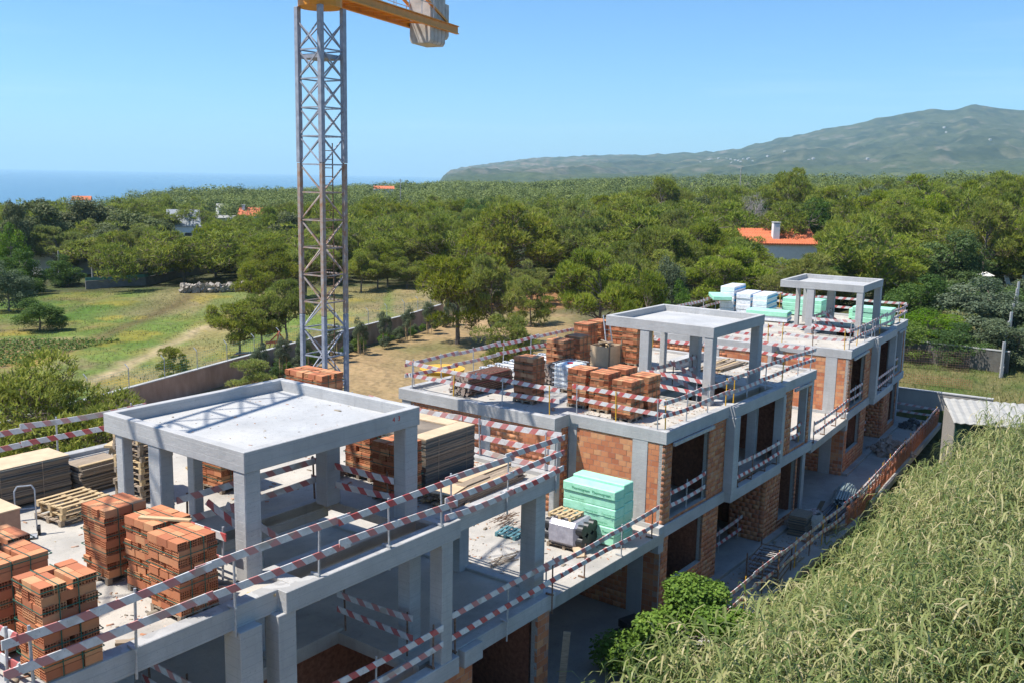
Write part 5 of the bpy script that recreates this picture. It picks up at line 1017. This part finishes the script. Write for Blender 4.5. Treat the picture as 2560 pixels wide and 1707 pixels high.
net('safety_net', 'orange plastic safety net hanging on the yard fence', [tow(1, 8.5, -2.95, GZ), tow(1, 11, -2.95, GZ), tow(2, -5.5, -3.0, GZ), tow(2, 10, -3.05, GZ)], .9, ONET, .1, .02)
# retaining wall, weld mesh and green fence behind the far house
r = thing(2, 11.5, -6, -7.4, 'retaining_wall', 'stained concrete retaining wall at the far end of the yard', 'wall'); MB().box(0, .3, 0, 16.5, 0, 2.45).build('wall_body', GSLAB, r, bevel=.02); MB().box(-.03, .33, -.02, 16.52, 2.452, 2.52).build('coping', CONC, r)
r = thing(2, 19.0, -6, -4.9, 'boundary_wall', 'grey rendered wall behind the weedy bank', 'wall', -.1); MB().box(0, .25, 0, 15, 0, 1.95).build('wall_body', plain('shade_darkened_render', (.13, .12, .105), .9, .25, 2, bump=.3), r); MB().box(-.03, .28, 0, 15, 2.002, 2.07).build('coping', CONC, r)  # wall grey is darkened in its colour to stand for shade of overhanging trees
net('rusty_mesh_panel', 'rusty reinforcing mesh standing on the bank behind the far house', [tow(2, 16.8, 3.2, -4.7), tow(2, 18.0, -3.6, -4.55)], 1.5, RUST, .17, .014, cat='mesh')
net('orange_mesh_fence', 'sagging orange mesh along the top of the bank', [tow(2, 12.3, 6, -4.8), tow(2, 13.0, -4.5, -4.8)], .7, ONET, .14, .010, cat='mesh'); 
gw = [Vector((34.2, 66.5, 2.0)), Vector((46, 88, 4.1))]; r = empty('green_fence', gw[0]); tag(r, 'green mesh fence on a low wall with concrete posts, right edge', 'fence'); dv = gw[1] - gw[0]
MB().obox((0, 0, .25), dv + Vector((0, 0, .25)), .25, 1.0).build('low_wall', MORTAR, r)
for k in range(8): c = dv * (k / 7); MB().obox(c, c + Vector((0, 0, 2.6)), .16, .16).build('post', CONC, r)
for k in range(7): c, e = dv * (k / 7 + .02), dv * ((k + 1) / 7 - .02); MB().obox(c + Vector((0, 0, 1.5)), e + Vector((0, 0, 1.5)), .02, 1.4).build('mesh_panel', GMESH, r)
r = empty('metal_shed', (24.6, 52.4, -.9), -.28); tag(r, 'low shed with a corrugated pale roof and green walls behind the reeds', 'shed')
mb = MB(); n = 60
for k in range(n):
    x0, x1 = k * .115, (k + 1) * .115; z0_, z1_ = .03 * math.sin(k * 1.57), .03 * math.sin((k + 1) * 1.57); mb.add([(x0, -.2, 3.25 + z0_), (x1, -.2, 3.25 + z1_), (x1, 4.2, 3.7 + z1_), (x0, 4.2, 3.7 + z0_), (x0, -.2, 3.22 + z0_), (x1, -.2, 3.22 + z1_), (x1, 4.2, 3.67 + z1_), (x0, 4.2, 3.67 + z0_)], [(0,1,2,3), (7,6,5,4), (0,4,5,1), (3,2,6,7)])
mb.build('roof', SHEETW, r); dg_ = plain('dark_green_sheet', (.012, .05, .036), .6, .2, 4)
for k in range(26): MB().box(.1 + k * .26, .1 + k * .26 + (.24 if k % 2 else .26), .0 + (k % 2) * .02, .04 + (k % 2) * .02, 0, 3.2).build('wall_sheet', dg_, r)
MB().box(.06, .1, .05, 4.0, 0, 3.3).build('side_wall', MORTAR, r); MB().box(6.8, 6.84, .05, 4.0, 0, 3.3).build('side_wall', dg_, r); MB().box(.1, 6.8, 3.95, 4.0, 0, 3.5).build('back_wall', dg_, r)
# ------------------------------------------------------------------ garden, field walls, machines
r = empty('garden_wall', (WALLP[0][0], WALLP[0][1], 0)); tag(r, 'long pinkish garden wall between the site and the field', 'wall'); o = Vector((WALLP[0][0], WALLP[0][1], 0))
WP = [Vector((x, y, 0)) - o for x, y in WALLP]
for p, q in zip(WP, WP[1:]):
    zz = ghs(*(p + o)[:2]) * 0; MB().obox(p + Vector((0, 0, .6)), q + Vector((0, 0, .6)), .22, 2.0).build('wall_section', PINKW, r); MB().obox(p + Vector((0, 0, 1.64)), q + Vector((0, 0, 1.64)), .3, .07).build('coping', CONC, r)
rf = empty('wire_fence', o); tag(rf, 'thin green wire fence with cranked posts on the garden wall', 'fence')
for p, q in zip(WP, WP[1:]):
    n = max(1, int((q - p).length / 3)); mb = MB()
    for k in range(n): c = p.lerp(q, k / n); MB().tube(c + Vector((0, 0, 1.68)), c + Vector((0, 0, 2.9)), .03, n=5).tube(c + Vector((0, 0, 2.9)), c + Vector((-.25, .1, 3.15)), .03, n=5).build('post', STEEL, rf)
    for j in range(7): mb.tube(p + Vector((0, 0, 1.75 + j * .17)), q + Vector((0, 0, 1.75 + j * .17)), .006, n=3)
    nn = int((q - p).length / .25)
    for k in range(nn): c = p.lerp(q, k / nn); mb.tube(c + Vector((0, 0, 1.72)), c + Vector((0, 0, 2.8)), .005, n=3)
    mb.build('wire_mesh', GMESH, rf)
gs_ = random.Random(4)
for k in range(9):
    f_ = .50 + k * .058; p = Vector((np.interp(f_, [0, .3, .62, .9, 1], [q[0] for q in WALLP]), np.interp(f_, [0, .3, .62, .9, 1], [q[1] for q in WALLP]), 0)) + Vector((2.2, -.6, 0)); r = empty('sapling', p); tag(r, f"{('first', 'second', 'third', 'fourth', 'fifth', 'sixth', 'seventh', 'eighth', 'ninth')[k]} staked sapling along the garden wall counted from the crane", 'sapling', 'staked saplings')
    for a_ in range(3): t_ = a_ * 2.1; MB().tube((.3 * math.cos(t_), .3 * math.sin(t_), -.1), (.3 * math.cos(t_), .3 * math.sin(t_), 1.7), .035, n=6).build('stake', WOOD, r)
    MB().tube((0, 0, -.1), (.05, 0, 2.4), .03, .012, 6).build('stem', BARK, r); link('crown', VAR['O'][k % 2][0], r, (0, 0, .9), (0, 0, k), (.17, .17, .24))
bs = np.random.default_rng(8)
for k in range(26):
    f_ = .52 + k * .0185; x = np.interp(f_, [0, .3, .62, .9, 1], [q[0] for q in WALLP]) + bs.uniform(.8, 2.6); y = np.interp(f_, [0, .3, .62, .9, 1], [q[1] for q in WALLP]) + bs.uniform(-.6, .2); s_ = bs.uniform(.10, .2)
    r = empty('garden_shrub', (x, y, 0)); r.scale = (s_, s_, s_ * .8); tag(r, 'small shrub in the planting strip along the garden wall', 'shrub', 'shrubs along the garden wall'); link('foliage', VAR['YBO'[k % 3]][0][0], r); link('stem', VAR['B'][0][1], r)
fw_ = [Vector((-61, 137.5, 0)), Vector((-54.4, 142.5, 0)), Vector((-52.5, 157, 0)), Vector((-47.5, 164, 0))]; o = fw_[0].copy(); o.z = ghs(o.x, o.y); r = empty('field_wall', o); tag(r, 'grey field wall with a green rail at the back of the meadow', 'wall')
for p, q in zip(fw_, fw_[1:]):
    p = p.copy(); q = q.copy(); p.z = ghs(p.x, p.y); q.z = ghs(q.x, q.y); MB().obox(p - o + Vector((0, 0, .5)), q - o + Vector((0, 0, .5)), .3, 1.4).build('wall_section', plain('grey_blockwork', (.22, .205, .19), .9, .2, 1.5), r); MB().obox(p - o + Vector((0, 0, 1.45)), q - o + Vector((0, 0, 1.45)), .05, .45).build('green_rail', GMESH, r)
heapw = empty('dry_stone_wall', (-44.5, 129, ghs(-44.5, 129))); tag(heapw, 'ruined dry stone wall in the straw field', 'stone wall')
ms = [MB().box(-.5, .5, -.4, .4, -.3, .3) for _ in range(3)]
for m_ in ms: m_.v = [(x + random.uniform(-.15, .15), y + random.uniform(-.15, .15), z_ + random.uniform(-.1, .1)) for x, y, z_ in m_.v]
ms = [m_.mesh('stone', STONE) for m_ in ms]
for k in range(190): s_ = random.uniform(.3, .75); u = random.uniform(0, 8.5); link('stone', ms[k % 3], heapw, (u, u * .5 + random.uniform(-.5, .5), random.uniform(.05, 1.0)), (random.uniform(0, 3), random.uniform(0, 3), random.uniform(0, 3)), (s_, s_, s_))
r = empty('farm_implement', (-20.4, 83.0, 0), .5); tag(r, 'orange farm implement parked under the pines by the garden wall', 'implement')
OR2 = plain('orange_red_paint', (.62, .13, .05), .6, .2, 4)
MB().obox((-1, 0, .7), (1, 0, .7), .2, .2).build('tool_bar', OR2, r); MB().obox((0, 0, .7), (0, -.7, 1.7), .12, .15).build('mast', OR2, r); MB().obox((-.6, 0, .8), (0, -.6, 1.6), .08, .1).build('stay', OR2, r); MB().obox((.6, 0, .8), (0, -.6, 1.6), .08, .1).build('stay', OR2, r)
for q in range(6): MB().obox((-1 + q * .4, 0, .6), (-1 + q * .4, .35, 0), .08, .05).build('tine', OR2, r)
for s in (-1.2, 1.2): MB().tube((s - .1, .1, .35), (s + .1, .1, .35), .35, n=16).build('wheel', BLK, r)
scrap_ = empty('pipe_scatter', (-23.4, 80.2, 0)); tag(scrap_, 'long thin pipes lying in the grass near the orange implement', 'pipes')
for k in range(6): MB().tube((0, k * .2, .05), (3.2, 1.2 + k * .15, .05), .04, n=6).build('pipe', GPIPE if k % 3 else OR2, scrap_)
# ------------------------------------------------------------------ buildings in the wood
def gable(name, label, x, y, z, L_, W_, hw, hr, rz, wall=WHITE, roofm=TILE, chim=None, wins=(), eav=.35, group=None, tiles=0):
    r = empty(name, (x, y, z), rz); tag(r, label, 'house', group); MB().box(0, L_, 0, W_, -1, hw).build('wall', wall, r)
    mb = MB(); e = eav
    mb.add([(-e, -e, hw - .05), (L_ + e, -e, hw - .05), (L_ + e, W_ / 2, hw + hr), (-e, W_ / 2, hw + hr), (-e, W_ + e, hw - .05), (L_ + e, W_ + e, hw - .05)] , [(0,1,2,3), (3,2,5,4)]); mb.add([(-e, -e, hw - .2), (L_ + e, -e, hw - .2), (L_ + e, W_ / 2, hw + hr - .15), (-e, W_ / 2, hw + hr - .15), (-e, W_ + e, hw - .2), (L_ + e, W_ + e, hw - .2)], [(3,2,1,0), (4,5,2,3)]); mb.add([(-e, -e, hw - .2), (L_ + e, -e, hw - .2), (L_ + e, -e, hw - .05), (-e, -e, hw - .05)], [(0,1,2,3)])
    for xx in (0, L_): mb.add([(xx, 0, hw - .02), (xx, W_, hw - .02), (xx, W_ / 2, hw + hr - .1)], [(0,1,2)])
    rf = mb.build('roof', roofm, r)
    if tiles:
        sl = math.hypot(W_ / 2 + e, hr); t_ = math.atan2(hr + .05, W_ / 2 + e); tm = MB().tube((0, 0, 0), (0, sl, 0), .11, n=6).mesh('tile_row', roofm)
        for k in range(tiles): link('tile_row', tm, rf, (-e + (L_ + 2 * e) * (k + .5) / tiles, -e, hw - .03), (t_, 0, 0))
    if chim: cx_, cy_, cz_, cs_ = chim; c_ = MB().box(cx_, cx_ + cs_, cy_, cy_ + cs_, hw, cz_).box(cx_ - .06, cx_ + cs_ + .06, cy_ - .06, cy_ + cs_ + .06, cz_ + .14, cz_ + .22).build('chimney', WHITE, rf); MB().box(cx_ + .06, cx_ + cs_ - .06, cy_ + .06, cy_ + cs_ - .06, cz_, cz_ + .14).build('chimney_vent', GLASSD, rf)
    for x0, x1, z0, z1 in wins: f_ = MB().box(x0, x1, -.05, -.003, z0, z1).build('window', WHITE, r); MB().box(x0 + .1, x1 - .1, -.07, -.051, z0 + .1, z1 - .1).build('pane', GLASSD, f_)
    return r
gable('metal_roof_house', 'pale house with a grey metal roof among the eucalyptus', -93, 262, -8.0, 8, 9, 8.2, 4.3, .35, WHITE, plain('grey_metal_roof', (.30, .32, .34), .6, .15, 3, spec=.4), None, [(1, 2.6, 1, 2.4), (4, 6.5, .5, 2.8), (1, 2.5, 4.5, 6), (4, 6, 4.2, 6.5)])
gable('red_roof_house', 'white house with a red tiled roof and chimney left of the crane', -84.5, 299, -6.5, 11, 8, 8.2, 2.4, .1, WHITE, TILE, (.6, 2.5, 11.2, .9), [(1.2, 3, 5.2, 6.8), (5, 7, 5.2, 6.8), (8.5, 10, 5.2, 6.8)])
gable('white_annex', 'low white annex left of the red-roofed house', -92, 298, -6, 6, 5, 7, .6, .1, WHITE, SHEETW)
gable('red_roof_farmhouse', 'red tiled roof showing above the pines right of the crane', -55.5, 338, -5, 8, 8, 5.6, 2.0, .2, WHITE, TILE, (3.6, 3.5, 8.3, .7)); gable('red_roof_farmhouse', 'second smaller red roof right of the farmhouse roof', -46, 340, -5, 7, 7, 5.8, 1.3, .1, WHITE, TILE)
gable('red_tile_house', 'red tiled house with a tall white chimney in the wood at right', 36.0, 150, 2.6, 11, 9, 3.2, 2.0, .06, WHITE, TILE, (4.3, 1.0, 6.2, 1.0), [(1, 2.4, 1, 2.4)], tiles=44)
gable('low_white_building', 'low white building with a pale canopy at the left edge', -80.5, 157, -4.8, 7, 6, 6.2, .4, -.1, WHITE, SHEETW, None, [(1, 2.5, 3, 4.6)]); gable('low_white_building', 'flat pale roof on posts beside the low white building', -73.4, 158.5, -4.8, 4.5, 4, 5.0, .3, -.1, plain('shaded_render', (.42, .42, .43), .9, .1, 2), SHEETW)  # second walls: darker copy of the white render, shade put into the colour
gable('distant_roof', 'tiny orange roof by the sea at far left', -190, 420, -10, 7, 7, 11.5, 1.6, .3, WHITE, TILE); gable('distant_roof', 'tiny pale roofs on the wooded skyline right of the crane', -86, 600, -4.5, 12, 8, 10.5, 1.6, .2, WHITE, TILE); gable('distant_roof', 'small orange roof under the cape near the thin pole', 98, 360, 4, 9, 7, 7.4, 1.4, .2, WHITE, TILE); gable('distant_roof', 'grey roofs behind the metal-roofed house', -100, 330, -6, 9, 8, 8.8, 1.2, .4, WHITE, SHEETW)
def pole(x, y, z, h, label, lean=0, arms=True):
    r = empty('utility_pole', (x, y, z)); r.rotation_euler = (0, lean, 0); tag(r, label, 'utility pole', 'utility poles'); MB().tube((0, 0, -.5), (0, 0, h), .2, .13, 8).build('pole', CWT, r)
    if arms:
        MB().obox((-.9, 0, h - .4), (.9, 0, h - .4), .1, .12).build('crossarm', STEEL, r)
        for q in (-.8, 0, .8): MB().tube((q, 0, h - .34), (q, 0, h - .1), .05, n=6).build('insulator', WHITE, r)
pole(-42.5, 364, -1, 14.3, 'utility pole rising above the wood right of the crane'); pole(50.7, 150, 3, 10.4, 'leaning concrete utility pole right of the red tiled house', .06); pole(68.7, 300, 6, 13, 'thin distant pole below the cape', 0, False); pole(-61, 140, -2.5, 4.8, 'short pole by the field wall', 0, False); pole(-70.5, 150, -3, 5.5, 'short pole beside the low white building', 0, False)
wr = MB()
for j, zz in enumerate((12.6, 11.6)):
    p, q = Vector((51.4, 150, zz)), Vector((30, 160, zz - 1.0)); l_ = p
    for k in range(1, 13): s_ = k / 12; c = p.lerp(q, s_) - Vector((0, 0, 1.6 * s_ * (1 - s_))); wr.tube(l_, c, .02, n=3); l_ = c
tag(wr.build('power_line', BLK, None), 'sagging wires from the leaning utility pole', 'wires')
for k in range(3):
    r = empty('deck_chair', (56.5 + k * 2.1, 114, 4.5), .3); r.location.z = ghs(56.5 + k * 2.1, 114); tag(r, f"{('left', 'middle', 'right')[k]} white deck chair by the garden at the right edge", 'deck chair', 'white deck chairs')
    MB().obox((0, -.9, .35), (0, .3, .35), .65, .06).build('seat', WHITE, r); MB().obox((0, .3, .35), (0, .75, 1.25), .65, .06).build('backrest', WHITE, r)
    for x in (-.28, .28):
        for y in (-.8, .2): MB().box(x - .03, x + .03, y - .03, y + .03, -.1, .34).build('leg', WHITE, r)
r = empty('parasol', (54.5, 112, ghs(54.5, 112))); tag(r, 'white parasol left of the deck chairs', 'parasol'); MB().tube((0, 0, -.1), (0, 0, 2.3), .03).build('pole', STEEL, r); MB().tube((0, 0, 1.9), (0, 0, 2.35), 1.1, .05, 10).build('canopy', WHITE, r)
mh = MB().box(-6, 6, -5, 5, -4, 6).add([(-6.5, -5.5, 6), (6.5, -5.5, 6), (6.5, 5.5, 6), (-6.5, 5.5, 6), (0, 0, 8.5)], [(0,1,4), (1,2,4), (2,3,4), (3,0,4)]).mesh('hillside_house', plain('far_white_wall', (.50, .48, .45), .9, .1, .2))
hr_ = random.Random(2)
for k in range(52):
    a_ = R(hr_.gauss(12.6, 1.3) if k < 42 else hr_.uniform(15, 26)); q = hr_.uniform(4000, 4700) if k < 42 else hr_.uniform(3600, 4600); x, y = q * math.sin(a_), q * math.cos(a_); o2 = link('hillside_house', mh, None, (x, y, ghs(x, y)), (0, 0, hr_.uniform(0, 3)), (.75, .75, .6)); tag(o2, 'tiny white house scattered on the far mountainside', 'house', 'white houses on the mountainside')

# ------------------------------------------------------------------ site litter: chips, mortar crumbs, offcuts
def litter(i, label, n, rects, z, seed, sc=.75):
    g_ = np.random.default_rng(seed); V_ = []; F_ = []; T_ = []
    for k in range(n):
        a0, a1, b0, b1 = rects[g_.integers(0, len(rects))]; a, b = g_.uniform(a0, a1), g_.uniform(b0, b1); c = tow(i, a, b, z); s = sc * g_.uniform(.012, .05) * (3 if g_.random() < .05 else 1); l = s * g_.uniform(1, 5); h_ = s * g_.uniform(.3, .8); t_ = g_.uniform(0, 3.14); ct, st_ = math.cos(t_), math.sin(t_); n0 = len(V_)
        V_ += [(c.x + ct * u - st_ * w_, c.y + st_ * u + ct * w_, c.z + zz) for zz in (0, h_) for u, w_ in ((-l/2, -s/2), (l/2, -s/2), (l/2, s/2), (-l/2, s/2))]; F_ += [tuple(n0 + e for e in f_) for f_ in ((4,5,6,7),(0,1,5,4),(1,2,6,5),(2,3,7,6),(3,0,4,7))]; T_ += [g_.random()] * 8
    lm = NM('litter_%d' % seed, .9, .2); lm.col(lm.ramp(lm.attr(), [(0, (.10, .09, .08)), (.4, (.40, .33, .24)), (.7, (.45, .20, .11)), (1, (.62, .57, .48))]))
    tag(link('site_litter', tri_mesh('site_litter', np.array(V_), np.array(F_), lm.m, np.array(T_))), label, 'litter', kind='stuff')
litter(0, 'chips and offcuts scattered over the near roof', 900, [(-4.6, 9.3, 3.3, 10.3), (-4.6, -.2, -.4, 3.2), (5.2, 9.3, -.4, 3.2)], -.119, 1); litter(0, 'crumbs on the near canopy deck', 110, [(.25, 4.7, .25, 4.55)], CANTOP[0] - .269, 4, .35)
litter(1, 'chips and offcuts scattered over the middle roof', 900, [(-5.5, 9.2, 3.6, 10.3), (-4.6, -.2, -.4, 3.2), (5.2, 9.2, -.2, 3.2)], -.119, 2); litter(1, 'chips and offcuts on the terrace by the green foam', 500, [(-12.3, -5.2, -.6, 6)], -3.539, 3); litter(1, 'rubble crumbs over the yard floor', 700, [(-5, 9, -2.7, -1.1)], -6.819, 5); litter(2, 'chips scattered over the far roof', 500, [(-4.6, 9.2, -.2, 10.2)], -.119, 6)
